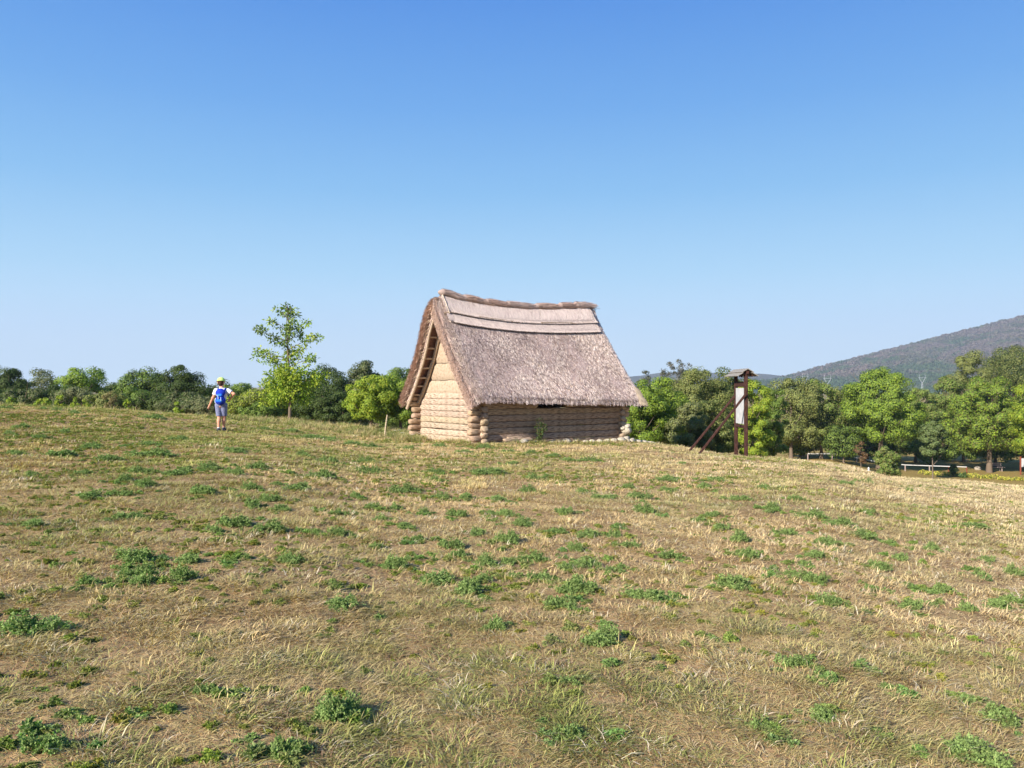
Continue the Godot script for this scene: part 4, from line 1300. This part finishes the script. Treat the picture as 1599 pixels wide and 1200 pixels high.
func stakes_and_furniture() -> void:
	rng.seed = 650
	# the leaning stake beside the hut
	var p := ground_at(600, 682)
	var g := Geo.new()
	var lean := Vector3(0.12, 0.86, 0)
	g.tube([Vector3(0, -0.15, 0), lean * 0.5, lean], [0.035, 0.033, 0.028], 7, Color(1.1, 1.0, 0.85))
	var s := put(g.mesh(M.pole_wood), "wooden_stake", self)
	s.position = p
	tag(s, "weathered wooden stake leaning in the grass beside the hut", "stake")
	# gravel path along the brow of the field
	g = Geo.new()
	var rows := []
	for k in 25:
		var f := k / 24.0
		var px := lerpf(985, 1330, f)
		var z := lerpf(31.0, 33.5, f)
		var row := []
		for j in 5:
			var q := spot(px, z + j * 0.45 + 0.2 * sin(f * 9.0))
			row.append(q + Vector3(0, 0.012 + (0.01 if j in [1, 2, 3] else -0.03), 0))
		rows.append(row)
	g.grid(rows, Color.WHITE, false)
	var path := put(g.mesh(M.gravel), "path", self)
	tag(path, "pale gravel path along the brow of the field", "", "", "structure")
	# white rail fence below the wood
	var posts := [1262, 1300, 1338, 1376, 1414, 1452, 1482, 1510]
	var f0 := spot(posts[0], 88)
	var fence := thing("rail_fence", f0, "low white rail fence along the edge of the wood", "fence")
	var last := Vector3.ZERO
	for k in posts.size():
		var q := spot(posts[k], 88) - f0
		g = Geo.new()
		g.bar(q + Vector3(0, -0.2, 0), q + Vector3(0, 0.62, 0), 0.10, 0.10)
		put(g.mesh(M.red_wood if k > 5 else M.grey_wood), "post", fence)
		if k > 0:
			g = Geo.new()
			g.bar(last + Vector3(0, 0.68, 0.0), q + Vector3(0, 0.68, 0.0), 0.06, 0.09)
			put(g.mesh(M.white_paint), "rail", fence)
		last = q
	# bench
	var b := spot(1556, 92)
	var bench := thing("park_bench", b, "grey slatted park bench in front of the dark wood", "bench")
	for y in [[0.45, -0.05, 0.40], [0.45, 0.13, 0.40], [0.45, -0.23, 0.40]]:
		g = Geo.new()
		g.bar(Vector3(-0.9, y[0], y[1]), Vector3(0.9, y[0], y[1]), 0.14, 0.045)
		put(g.mesh(M.grey_wood), "seat_slat", bench)
	for y in [0.66, 0.85]:
		g = Geo.new()
		g.bar(Vector3(-0.85, y, -0.32 - y * 0.06), Vector3(0.85, y, -0.32 - y * 0.06), 0.045, 0.15)
		put(g.mesh(M.grey_wood), "back_slat", bench)
	for x in [-0.6, 0.6]:
		g = Geo.new()
		g.bar(Vector3(x, -0.1, 0.12), Vector3(x, 0.43, 0.12), 0.09, 0.09)
		put(g.mesh(M.grey_wood), "leg", bench)
		g = Geo.new()
		g.bar(Vector3(x, -0.1, -0.26), Vector3(x, 0.95, -0.33), 0.09, 0.07)
		put(g.mesh(M.grey_wood), "back_post", bench)
	# information board at the end of the wood
	var ib := spot(1605, 88)
	var info := thing("information_board", ib, "white information board on red-brown posts by the wood", "sign")
	for x in [-0.75, 0.75]:
		g = Geo.new()
		g.bar(Vector3(x, -0.2, 0), Vector3(x, 2.0, 0), 0.13, 0.13)
		put(g.mesh(M.red_wood), "post", info)
	g = Geo.new()
	g.box(Vector3(-0.68, 0.85, -0.03), Vector3(0.68, 1.8, 0.03))
	put(g.mesh(M.white_panel), "panel", info)
	# white marker post and pale boulder
	var mk := thing("marker_post", spot(1357, 74), "short white marker post at the foot of the leaning trunk", "post")
	g = Geo.new()
	g.tube([Vector3(0, -0.15, 0), Vector3(0, 0.40, 0), Vector3(0, 0.46, 0)], [0.13, 0.12, 0.07], 10, Color.WHITE)
	put(g.mesh(M.white_paint), "shaft", mk)
	g = Geo.new()
	g.tube([Vector3(0, 0.46, 0), Vector3(0, 0.60, 0), Vector3(0, 0.70, 0)], [0.07, 0.09, 0.03], 10, Color.WHITE)
	put(g.mesh(M.white_paint), "knob", mk)
	var bo := put(stone_mesh(Vector3(0.42, 0.3, 0.36), Color(0.7, 0.68, 0.64)), "boulder", self)
	bo.position = spot(1528, 93) + Vector3(0, 0.12, 0)
	tag(bo, "pale boulder at the edge of the wood beside the bench", "boulder")
	# yellow bedding plants and the small shrub among them
	for k in 17:
		var q := spot(1440 + k * 10.5 + rnd(-3, 3), 84.5 - k * 0.25 + rnd(-0.5, 0.5))
		var fl := thing("flower_clump", q, "yellow-flowered bedding plant in the row before the wood", "flower", "row of yellow bedding plants before the wood")
		g = Geo.new()
		var h := Geo.new()
		var w := rnd(0.25, 0.5)
		for j in 170:
			var d := ball()
			var at := Vector3(d.x * w, absf(d.y) * w * 0.9, d.z * w)
			if rng.randf() < 0.7:
				h.leaf(at * 1.04, d, ball(), 0.13, 0.1, Color(0.62, 0.56, 0.10) * rnd(0.75, 1.15))
			else:
				g.leaf(at * 0.95, d, ball(), 0.16, 0.07, Color(0.12, 0.17, 0.04))
		put(g.mesh(M.leaf), "foliage", fl)
		put(h.mesh(M.leaf), "blossom", fl)
	tree("shrub", 1490, 83, 724, 1.4, [g_(0.085, 0.13, 0.045)], "small dark conical shrub among the yellow bedding plants", {"category": "shrub", "bush": true, "bare": 0.02, "lobes": 14, "cone": 0.6})
	tree("shrub", 1503, 82, 737, 1.0, [g_(0.09, 0.14, 0.04)], "tiny dark shrub next to the conical one", {"category": "shrub", "bush": true, "bare": 0.02, "lobes": 8})

func pylon(px: float, ahead: float, height: float) -> void:
	var at := spot(px, ahead)
	var t := thing("power_pylon", at, "pale steel power pylon far off before the mountain", "pylon", "power pylons before the mountain")
	var g := Geo.new()
	var w := height * 0.008
	for s in [-1.0, 1.0]:
		g.tube([Vector3(s * height * 0.06, 0, 0), Vector3(s * height * 0.02, height * 0.6, 0)], [w, w * 0.8], 5, Color.WHITE)
	for k in 5:
		var y := height * 0.12 * k
		var x := height * (0.06 - 0.04 * k / 5.0)
		g.tube([Vector3(-x, y, 0), Vector3(x, y + height * 0.12, 0)], [w * 0.5, w * 0.5], 4, Color.WHITE)
	put(g.mesh(M.steel), "tower", t)
	for s in [-1.0, 1.0]:
		g = Geo.new()
		g.tube([Vector3(0, height * 0.6, 0), Vector3(s * height * 0.13, height * 0.82, 0), Vector3(s * height * 0.12, height, 0)], [w, w * 0.8, w * 0.5], 5, Color.WHITE)
		put(g.mesh(M.steel), "arm", t)
	g = Geo.new()
	g.tube([Vector3(-height * 0.17, height * 0.84, 0), Vector3(height * 0.17, height * 0.84, 0)], [w * 0.7, w * 0.7], 5, Color.WHITE)
	put(g.mesh(M.steel), "crossarm", t)

# ------------------------------------------------------------------ the child
func field_mesh(bones: Array, cell: float, blend: float, clips: Array, mat: Material) -> ArrayMesh:
	# a smooth union of tapered capsules, cut by half-spaces, meshed as surface nets
	var lo := Vector3.ONE * 1e9
	var hi := -lo
	for b in bones:
		var r := maxf(b[2], b[3]) + cell * 3.0 + blend
		lo = lo.min(b[0] - Vector3.ONE * r).min(b[1] - Vector3.ONE * r)
		hi = hi.max(b[0] + Vector3.ONE * r).max(b[1] + Vector3.ONE * r)
	var nx := int((hi.x - lo.x) / cell) + 2
	var ny := int((hi.y - lo.y) / cell) + 2
	var nz := int((hi.z - lo.z) / cell) + 2
	var f := PackedFloat32Array()
	f.resize(nx * ny * nz)
	f.fill(1.0)
	for b in bones:
		var a: Vector3 = b[0]
		var ab: Vector3 = b[1] - a
		var l2 := maxf(ab.length_squared(), 1e-9)
		var ra: float = b[2]
		var rb: float = b[3]
		var sq: Vector3 = b[4] if b.size() > 4 else Vector3.ONE
		var m := maxf(ra, rb) * maxf(sq.x, maxf(sq.y, sq.z)) + blend + cell * 2.0
		var p0: Vector3 = ((a.min(b[1]) - Vector3.ONE * m - lo) / cell).floor()
		var p1: Vector3 = ((a.max(b[1]) + Vector3.ONE * m - lo) / cell).ceil()
		for z in range(maxi(0, int(p0.z)), mini(nz, int(p1.z) + 1)):
			for y in range(maxi(0, int(p0.y)), mini(ny, int(p1.y) + 1)):
				for x in range(maxi(0, int(p0.x)), mini(nx, int(p1.x) + 1)):
					var p := lo + Vector3(x, y, z) * cell
					var t := clampf((p - a).dot(ab) / l2, 0.0, 1.0)
					var d := ((p - a - ab * t) / sq).length() - lerpf(ra, rb, t)
					var k := (z * ny + y) * nx + x
					var o := f[k]
					var h := maxf(blend - absf(o - d), 0.0) / blend
					f[k] = minf(o, d) - h * h * blend * 0.25
	if clips:
		for z in nz:
			for y in ny:
				for x in nx:
					var k := (z * ny + y) * nx + x
					if f[k] < cell * 2.0:
						var p := lo + Vector3(x, y, z) * cell
						for c in clips:
							f[k] = maxf(f[k], p.dot(c[0]) - c[1])
	var g := Geo.new()
	var at := {}
	var step := [1, nx, nx * ny]
	for z in nz - 1:
		for y in ny - 1:
			for x in nx - 1:
				var k := (z * ny + y) * nx + x
				var sum := Vector3.ZERO
				var n := 0
				var inside := 0
				for c in 8:
					if f[k + (c & 1) + (nx if c & 2 else 0) + (nx * ny if c & 4 else 0)] < 0.0: inside += 1
				if inside == 0 or inside == 8: continue
				for c in 8:
					for ax in 3:
						if c & (1 << ax): continue
						var q0 := k + (c & 1) + (nx if c & 2 else 0) + (nx * ny if c & 4 else 0)
						var v0 := f[q0]
						var v1: float = f[q0 + step[ax]]
						if (v0 < 0.0) != (v1 < 0.0):
							var e := Vector3(c & 1, (c >> 1) & 1, (c >> 2) & 1)
							e[ax] += v0 / (v0 - v1)
							sum += e
							n += 1
				at[k] = g.v.size()
				g.v.append(lo + (Vector3(x, y, z) + sum / n) * cell)
				g.c.append(Color.WHITE)
	for k in at:
		for ax in 3:
			var s0: int = step[(ax + 1) % 3]
			var s1: int = step[(ax + 2) % 3]
			if (f[k] < 0.0) == (f[k + step[ax]] < 0.0): continue
			if not (at.has(k - s0) and at.has(k - s1) and at.has(k - s0 - s1)): continue
			var a: int = at[k]
			var b: int = at[k - s0]
			var c: int = at[k - s0 - s1]
			var d: int = at[k - s1]
			if f[k] < 0.0:
				g.ix.append_array([a, c, b, a, d, c])
			else:
				g.ix.append_array([a, b, c, a, c, d])
	return g.mesh(mat)

func child_walking() -> void:
	rng.seed = 700
	var at := ground_at(345, 674.5)
	var t := thing("person", at, "child in lime cap, white t-shirt and grey-blue shorts walking away uphill", "person")
	# walking away from the camera: -z is ahead
	var head := Vector3(-0.012, 1.345, -0.02)
	var neck := Vector3(0.012, 1.20, 0.0)
	var chest := Vector3(0.025, 1.05, -0.01)
	var waist := Vector3(0.0, 0.85, 0.0)
	var hip := Vector3(-0.01, 0.74, 0.0)
	var sl := Vector3(-0.135, 1.12, 0.0)
	var sr := Vector3(0.185, 1.115, -0.01)
	var el := Vector3(-0.225, 0.92, 0.02)
	var hl := Vector3(-0.335, 0.715, -0.04)
	var er := Vector3(0.365, 1.035, 0.03)
	var hr := Vector3(0.20, 0.90, -0.14)
	var kl := Vector3(-0.062, 0.405, -0.02)
	var al := Vector3(-0.048, 0.075, 0.06)
	var kr := Vector3(0.045, 0.41, -0.10)
	var ar := Vector3(0.022, 0.085, -0.16)
	var jl := Vector3(-0.075, 0.72, 0.0)
	var jr := Vector3(0.07, 0.72, -0.01)
	var body := [[head + Vector3(0, 0.03, 0.01), head + Vector3(0, 0.0, -0.01), 0.092, 0.088], [head, head + Vector3(0, -0.085, -0.045), 0.075, 0.045], [head + Vector3(0, -0.015, -0.09), head + Vector3(0, -0.035, -0.105), 0.012, 0.016],
		[head + Vector3(-0.085, -0.01, 0.01), head + Vector3(-0.09, 0.025, 0.015), 0.013, 0.016], [head + Vector3(0.085, -0.01, 0.01), head + Vector3(0.09, 0.025, 0.015), 0.013, 0.016],
		[head + Vector3(0, -0.06, 0.02), neck, 0.045, 0.048], [neck, chest, 0.055, 0.10], [chest, waist, 0.105, 0.095], [waist, hip, 0.095, 0.105], [sl, sr, 0.055, 0.055],
		[sl, el, 0.042, 0.034], [el, hl, 0.034, 0.022], [sr, er, 0.042, 0.034], [er, hr, 0.034, 0.022],
		[jl, kl, 0.078, 0.050], [jr, kr, 0.078, 0.050], [kl, kl.lerp(al, 0.35) + Vector3(0, 0, 0.02), 0.048, 0.047], [kl.lerp(al, 0.35) + Vector3(0, 0, 0.02), al, 0.047, 0.028], [kr, kr.lerp(ar, 0.35) + Vector3(0, 0, 0.02), 0.048, 0.047], [kr.lerp(ar, 0.35) + Vector3(0, 0, 0.02), ar, 0.047, 0.028],
		[al, al + Vector3(0, -0.045, -0.08), 0.03, 0.026], [ar, ar + Vector3(0, -0.05, -0.08), 0.03, 0.026]]
	# hands: a palm, four fingers and a thumb
	for h in [[hl, (hl - el).normalized(), Vector3(0, 0, -1), 1.0], [hr, Vector3(-0.45, -0.55, -0.4).normalized(), Vector3(-0.3, 0.6, -0.7).normalized(), -1.0]]:
		var wr: Vector3 = h[0]
		var d: Vector3 = h[1]
		var across: Vector3 = (h[2] - d * h[2].dot(d)).normalized()
		var curl: Vector3 = d.cross(across) * h[3]
		var palm := wr + d * 0.05
		body.append([wr, palm, 0.022, 0.026])
		for k in 4:
			var off := across * (0.027 - 0.018 * k)
			var root := palm + off
			var l: float = [0.030, 0.035, 0.033, 0.025][k]
			var m := root + d * l
			body.append([root, m, 0.0095, 0.009])
			body.append([m, m + (d + curl * 0.7).normalized() * l, 0.009, 0.0075])
		var tr := wr + d * 0.015 + across * 0.018
		body.append([tr, tr + (d * 0.6 + across * 0.8).normalized() * 0.035, 0.011, 0.010])
		body.append([tr + (d * 0.6 + across * 0.8).normalized() * 0.035, tr + (d * 1.3 + across * 0.9).normalized() * 0.06, 0.010, 0.008])
	put(field_mesh(body, 0.011, 0.022, [], M.skin), "body", t)
	# t-shirt
	var shirt := [[neck + Vector3(0, -0.045, 0), chest, 0.075, 0.128], [chest, waist, 0.130, 0.122], [waist, hip + Vector3(0, -0.02, 0), 0.122, 0.138], [sl + Vector3(0.015, 0, 0), sr - Vector3(0.015, 0, 0), 0.068, 0.068], [sl, sl.lerp(el, 0.62), 0.066, 0.064], [sr, sr.lerp(er, 0.62), 0.066, 0.064]]
	var cut_l := (el - sl).normalized()
	var cut_r := (er - sr).normalized()
	put(field_mesh(shirt, 0.014, 0.04, [[Vector3.DOWN, -0.735], [cut_l, cut_l.dot(sl.lerp(el, 0.58))], [cut_r, cut_r.dot(sr.lerp(er, 0.58))]], M.white_cloth), "t_shirt", t)
	# shorts
	var shorts := [[hip + Vector3(-0.02, 0.03, 0), hip + Vector3(0.02, 0.03, 0), 0.118, 0.118], [jl + Vector3(-0.005, 0, 0), kl + Vector3(-0.004, 0, 0), 0.092, 0.070], [jr + Vector3(0.005, 0, 0), kr + Vector3(0.004, 0, 0), 0.092, 0.070]]
	put(field_mesh(shorts, 0.013, 0.03, [[Vector3.DOWN, -0.42], [Vector3.UP, 0.80]], M.blue_grey_cloth), "shorts", t)
	# socks and shoes
	for a in [[al, 0.0], [ar, -0.06]]:
		var p: Vector3 = a[0]
		put(field_mesh([[p + Vector3(0, 0.035, 0), p + Vector3(0, -0.02, 0), 0.038, 0.038]], 0.012, 0.01, [[Vector3.UP, p.y + 0.05]], M.sock), "sock", t)
		put(field_mesh([[p + Vector3(0, -0.04, 0.035), p + Vector3(0, -0.048, -0.11), 0.042, 0.036], [p + Vector3(0, -0.01, 0.02), p + Vector3(0, -0.04, -0.05), 0.042, 0.040]], 0.012, 0.02, [[Vector3.DOWN, -(p.y - 0.075)]], M.shoe), "shoe", t)
	# hair below the cap, and the cap with its peak turned ahead
	put(field_mesh([[head + Vector3(0, 0.02, 0.02), head + Vector3(0, -0.035, 0.045), 0.094, 0.066]], 0.010, 0.01, [[Vector3.FORWARD, 0.045]], M.hair), "hair", t)
	var cap := Node3D.new()
	cap.name = "cap"
	t.add_child(cap)
	put(field_mesh([[head + Vector3(0, 0.035, 0.0), head + Vector3(0, 0.045, 0.0), 0.112, 0.106]], 0.010, 0.01, [[Vector3(0, -1, 0.18).normalized(), -(head.y + 0.012)]], M.cap_cloth), "cap_dome", cap)
	put(field_mesh([[head + Vector3(-0.06, 0.03, -0.10), head + Vector3(-0.05, 0.02, -0.16), 0.03, 0.02, Vector3(1, 0.35, 1)], [head + Vector3(0.06, 0.03, -0.10), head + Vector3(0.05, 0.02, -0.16), 0.03, 0.02, Vector3(1, 0.35, 1)], [head + Vector3(0, 0.03, -0.10), head + Vector3(0, 0.02, -0.175), 0.05, 0.03, Vector3(1, 0.25, 1)]], 0.009, 0.02, [], M.cap_cloth), "cap_peak", cap)
	# the backpack
	var bag := thing("backpack", at + Vector3(0.035, 0.97, 0.145), "blue backpack with light blue front pocket on the child's back", "backpack")
	put(field_mesh([[Vector3(-0.06, 0.10, 0), Vector3(0.06, 0.10, 0), 0.075, 0.075], [Vector3(-0.055, -0.12, 0.01), Vector3(0.055, -0.12, 0.01), 0.085, 0.085], [Vector3(0, 0.13, 0), Vector3(0, -0.14, 0.01), 0.085, 0.095]], 0.014, 0.05, [], M.pack_blue), "main_bag", bag)
	put(field_mesh([[Vector3(-0.035, 0.03, 0.07), Vector3(0.035, 0.03, 0.07), 0.045, 0.045], [Vector3(-0.04, -0.12, 0.08), Vector3(0.04, -0.12, 0.08), 0.050, 0.050]], 0.012, 0.05, [], M.pack_sky_blue), "front_pocket", bag)
	put(field_mesh([[Vector3(-0.125, -0.08, 0.0), Vector3(-0.125, -0.16, 0.0), 0.032, 0.036]], 0.011, 0.02, [], M.pack_grey), "side_pocket", bag)
	for q in [[-0.03, 0.02, 0.012], [0.045, -0.03, 0.01]]:
		put(field_mesh([[Vector3(q[0], q[1], 0.118), Vector3(q[0] + 0.015, q[1] - 0.09, 0.128), q[2], q[2]]], 0.007, 0.01, [], M.pack_grey), "strap_loop", bag)
	for s in [-1.0, 1.0]:
		put(field_mesh([[Vector3(0.09 * s, 0.15, -0.02), Vector3(0.10 * s, 0.205, -0.10), 0.022, 0.022], [Vector3(0.10 * s, 0.205, -0.10), Vector3(0.11 * s, 0.18, -0.22), 0.022, 0.022], [Vector3(0.11 * s, 0.18, -0.22), Vector3(0.11 * s, 0.0, -0.29), 0.022, 0.02]], 0.012, 0.01, [], M.pack_blue), "shoulder_strap", bag)

# ------------------------------------------------------------------ land, mountain, far hills
func lay_ground() -> void:
	var g := Geo.new()
	var n := rings.size()
	for deg in 360:
		var th := deg_to_rad(deg - 180.0)
		for k in range(1, n):
			var x := sin(th) * rings[k]
			var z := -cos(th) * rings[k]
			g.v.append(Vector3(x, relief[deg][k], z))
			var w := 1.0 + 0.22 * noise_a.get_noise_2d(x * 10.0, z * 10.0) + 0.12 * noise_b.get_noise_2d(x * 45.0, z * 45.0)
			var col := Color(0.92, 0.88, 0.80)
			if rings[k] > 46.0:      # mown lawn and meadow beyond the field
				var f := clampf((rings[k] - 46.0) / 6.0, 0.0, 1.0)
				col = col.lerp(Color(0.80, 0.86, 0.42), f * 0.8)
			g.c.append(Color(col.r * w, col.g * w, col.b * w))
	g.v.append(Vector3(0, relief[0][0], 0))
	g.c.append(Color(0.92, 0.88, 0.80))
	var mid := g.v.size() - 1
	var m := n - 1
	for deg in 360:
		var a := deg * m
		var b := ((deg + 1) % 360) * m
		g.ix.append_array([mid, a, b])
		for k in m - 1:
			g.ix.append_array([a + k, a + k + 1, b + k, b + k, a + k + 1, b + k + 1])
	var o := put(g.mesh(M.soil), "ground", self)
	tag(o, "dry sloping field running out to distant meadows", "", "", "structure")

func ridge(called: String, label: String, marks: Array, z0: float, z1: float, y0: float, bump: float) -> Array:
	var xs := []
	var ys := []
	for q in marks:
		xs.append(float(q[0])); ys.append(float(q[1]))
	var rows := []
	var n := 150
	var m := 26
	for i in n + 1:
		var px := lerpf(xs[0], xs[xs.size() - 1], i / float(n))
		var h: float = EYE + (HORIZON - curve(xs, ys, px)) / F * z1
		var row := []
		for j in m + 9:
			var f := minf(j / float(m), 1.0)
			var z := lerpf(z0, z1, f) + maxf(0.0, j - m) * (z1 - z0) / m * 2.0
			var y := lerpf(y0, h, pow(f, 1.15)) - pow(maxf(0.0, j - m) / 8.0, 2.0) * (h - y0)
			var x := (px - 800.0) / F * lerpf(z1, z, 0.9)
			y += bump * noise_b.get_noise_2d(x * 0.4, z * 0.4) * sin(PI * f)
			row.append(Vector3(x, y, -z))
		rows.append(row)
	var g := Geo.new()
	g.grid(rows, Color(0.75, 0.8, 0.5), false)
	var o := put(g.mesh(M.far_ground), called, self)
	tag(o, label, "", "", "structure")
	return rows

func far_country() -> void:
	rng.seed = 800
	textured("far_ground", ramp_noise(FastNoiseLite.TYPE_SIMPLEX, 0.02, 4, [[0.0, Color(0.25, 0.24, 0.16)], [1.0, Color(0.40, 0.36, 0.25)]], 256, 21), Vector3.ONE * 0.005, 0.95, 0.0, true, true)
	var rows := ridge("mountain", "wooded mountain slope rising beyond the wood", [[1120, 612], [1200, 597], [1248, 585], [1275, 577], [1330, 563], [1440, 535], [1520, 515], [1599, 495], [1750, 464], [2000, 430], [2300, 410]], 1150.0, 2000.0, -12.0, 26.0)
	ridge("distant_hill", "blue distant hill line on the horizon", [[500, 604], [760, 597], [900, 594], [1000, 587], [1040, 582], [1085, 582], [1140, 583], [1190, 584], [1225, 587], [1262, 584], [1320, 586], [1420, 596], [1500, 604]], 2500.0, 3100.0, 0.0, 16.0)
	# the wood on it
	var g := Geo.new()
	for k in 70:
		var d := ball()
		d.y = absf(d.y) * 1.1
		g.leaf(d * 0.85 - d * 0.2, (d.cross(ball())).normalized(), d, 0.75, 0.6, Color.WHITE * rnd(0.85, 1.0))
	var blob := g.mesh(M.far_leaf)
	var where := []
	var tints := []
	while where.size() < 42000:
		var i := rng.randi() % (rows.size() - 1)
		var j := rng.randi() % 30
		var a: Vector3 = rows[i][j]
		var p: Vector3 = a + (rows[i + 1][j] - a) * rng.randf() + (rows[i][j + 1] - a) * rng.randf()
		var s := rnd(3.2, 6.5)
		where.append(Transform3D(Basis(Vector3.UP, rnd(0, TAU)).scaled(Vector3(s, s * rnd(0.9, 1.4), s)), p))
		var q := noise_a.get_noise_2d(p.x * 0.25, p.z * 0.5) + 0.5 * noise_b.get_noise_2d(p.x * 0.6, p.y * 2.0)
		var lowland := clampf((70.0 - p.y) / 60.0, 0.0, 1.0)
		var brown := clampf(0.85 + q * 1.4 - lowland * 0.9, 0.0, 1.0)
		var c := Color(0.060, 0.095, 0.040).lerp(Color(0.135, 0.112, 0.090), brown)
		tints.append(c * rnd(0.85, 1.15))
	var wood := copies(blob, where, tints, "forest", self)
	tag(wood, "mass of brownish and green trees covering the mountain", "forest", "", "stuff")
	pylon(1258, 1100, 30)
	pylon(1293, 760, 24)
	pylon(1441, 900, 26)

# ------------------------------------------------------------------
func _ready() -> void:
	rng.seed = 12
	noise_a.seed = 3
	noise_a.frequency = 0.02
	noise_a.fractal_octaves = 3
	noise_b.seed = 17
	noise_b.frequency = 0.02
	noise_b.fractal_octaves = 3
	noise_c.seed = 29
	noise_c.frequency = 0.02
	noise_c.fractal_octaves = 2
	# camera
	var cam := Camera3D.new()
	cam.name = "camera"
	cam.fov = rad_to_deg(2.0 * atan(600.0 / F))
	cam.near = 0.05
	cam.far = 12000.0
	cam.position = Vector3(0, EYE, 0)
	cam.rotation.x = PITCH
	add_child(cam)
	cam.current = true
	# sky and air
	var stops := [[0.0, 0.68, 0.84, 0.95], [3.0, 0.62, 0.81, 0.95], [6.0, 0.50, 0.755, 0.96], [8.0, 0.41, 0.695, 0.935], [13.5, 0.232, 0.520, 0.870], [19.0, 0.140, 0.390, 0.820], [25.7, 0.078, 0.280, 0.755], [40.0, 0.050, 0.205, 0.60], [90.0, 0.030, 0.145, 0.48]]
	var air := Image.create(16, 1024, false, Image.FORMAT_RGBF)
	for y in 1024:
		var up := 90.0 - (y + 0.5) / 1024.0 * 180.0
		var k := 0
		while k < 7 and up > stops[k + 1][0]: k += 1
		var f := clampf((up - stops[k][0]) / (stops[k + 1][0] - stops[k][0]), 0.0, 1.0)
		for x in 16:
			air.set_pixel(x, y, Color(lerpf(stops[k][1], stops[k + 1][1], f), lerpf(stops[k][2], stops[k + 1][2], f), lerpf(stops[k][3], stops[k + 1][3], f)) if up > 0.0 else Color(0.30, 0.27, 0.20))
	var sky_m := PanoramaSkyMaterial.new()
	sky_m.panorama = ImageTexture.create_from_image(air)
	sky_m.energy_multiplier = 1.03 / EXPOSURE
	var sky := Sky.new()
	sky.sky_material = sky_m
	var env := Environment.new()
	env.background_mode = Environment.BG_SKY
	env.sky = sky
	env.tonemap_mode = Environment.TONE_MAPPER_LINEAR
	env.tonemap_exposure = EXPOSURE
	env.fog_enabled = true
	env.fog_density = 0.00016
	env.fog_light_color = Color(0.80, 0.88, 1.0)
	env.sdfgi_enabled = true
	env.ssao_enabled = true
	env.ssil_enabled = true
	var we := WorldEnvironment.new()
	we.name = "environment"
	we.environment = env
	add_child(we)
	# the sun: low, over the photographer's shoulder on the child's side
	var sun := DirectionalLight3D.new()
	sun.name = "sun"
	sun.light_energy = 1.6
	sun.light_color = Color(1.0, 0.965, 0.92)
	sun.light_angular_distance = 0.5
	sun.shadow_enabled = true
	add_child(sun)
	sun.look_at_from_position(Vector3(-0.66, 0.50, 0.75) * 100.0, Vector3.ZERO, Vector3.UP)
	make_materials()
	survey()
	lay_ground()
	far_country()
	build_hut()
	rng.seed = 900
	plant_trees()
	young_oak()
	notice_board()
	stakes_and_furniture()
	child_walking()
	sow_field()
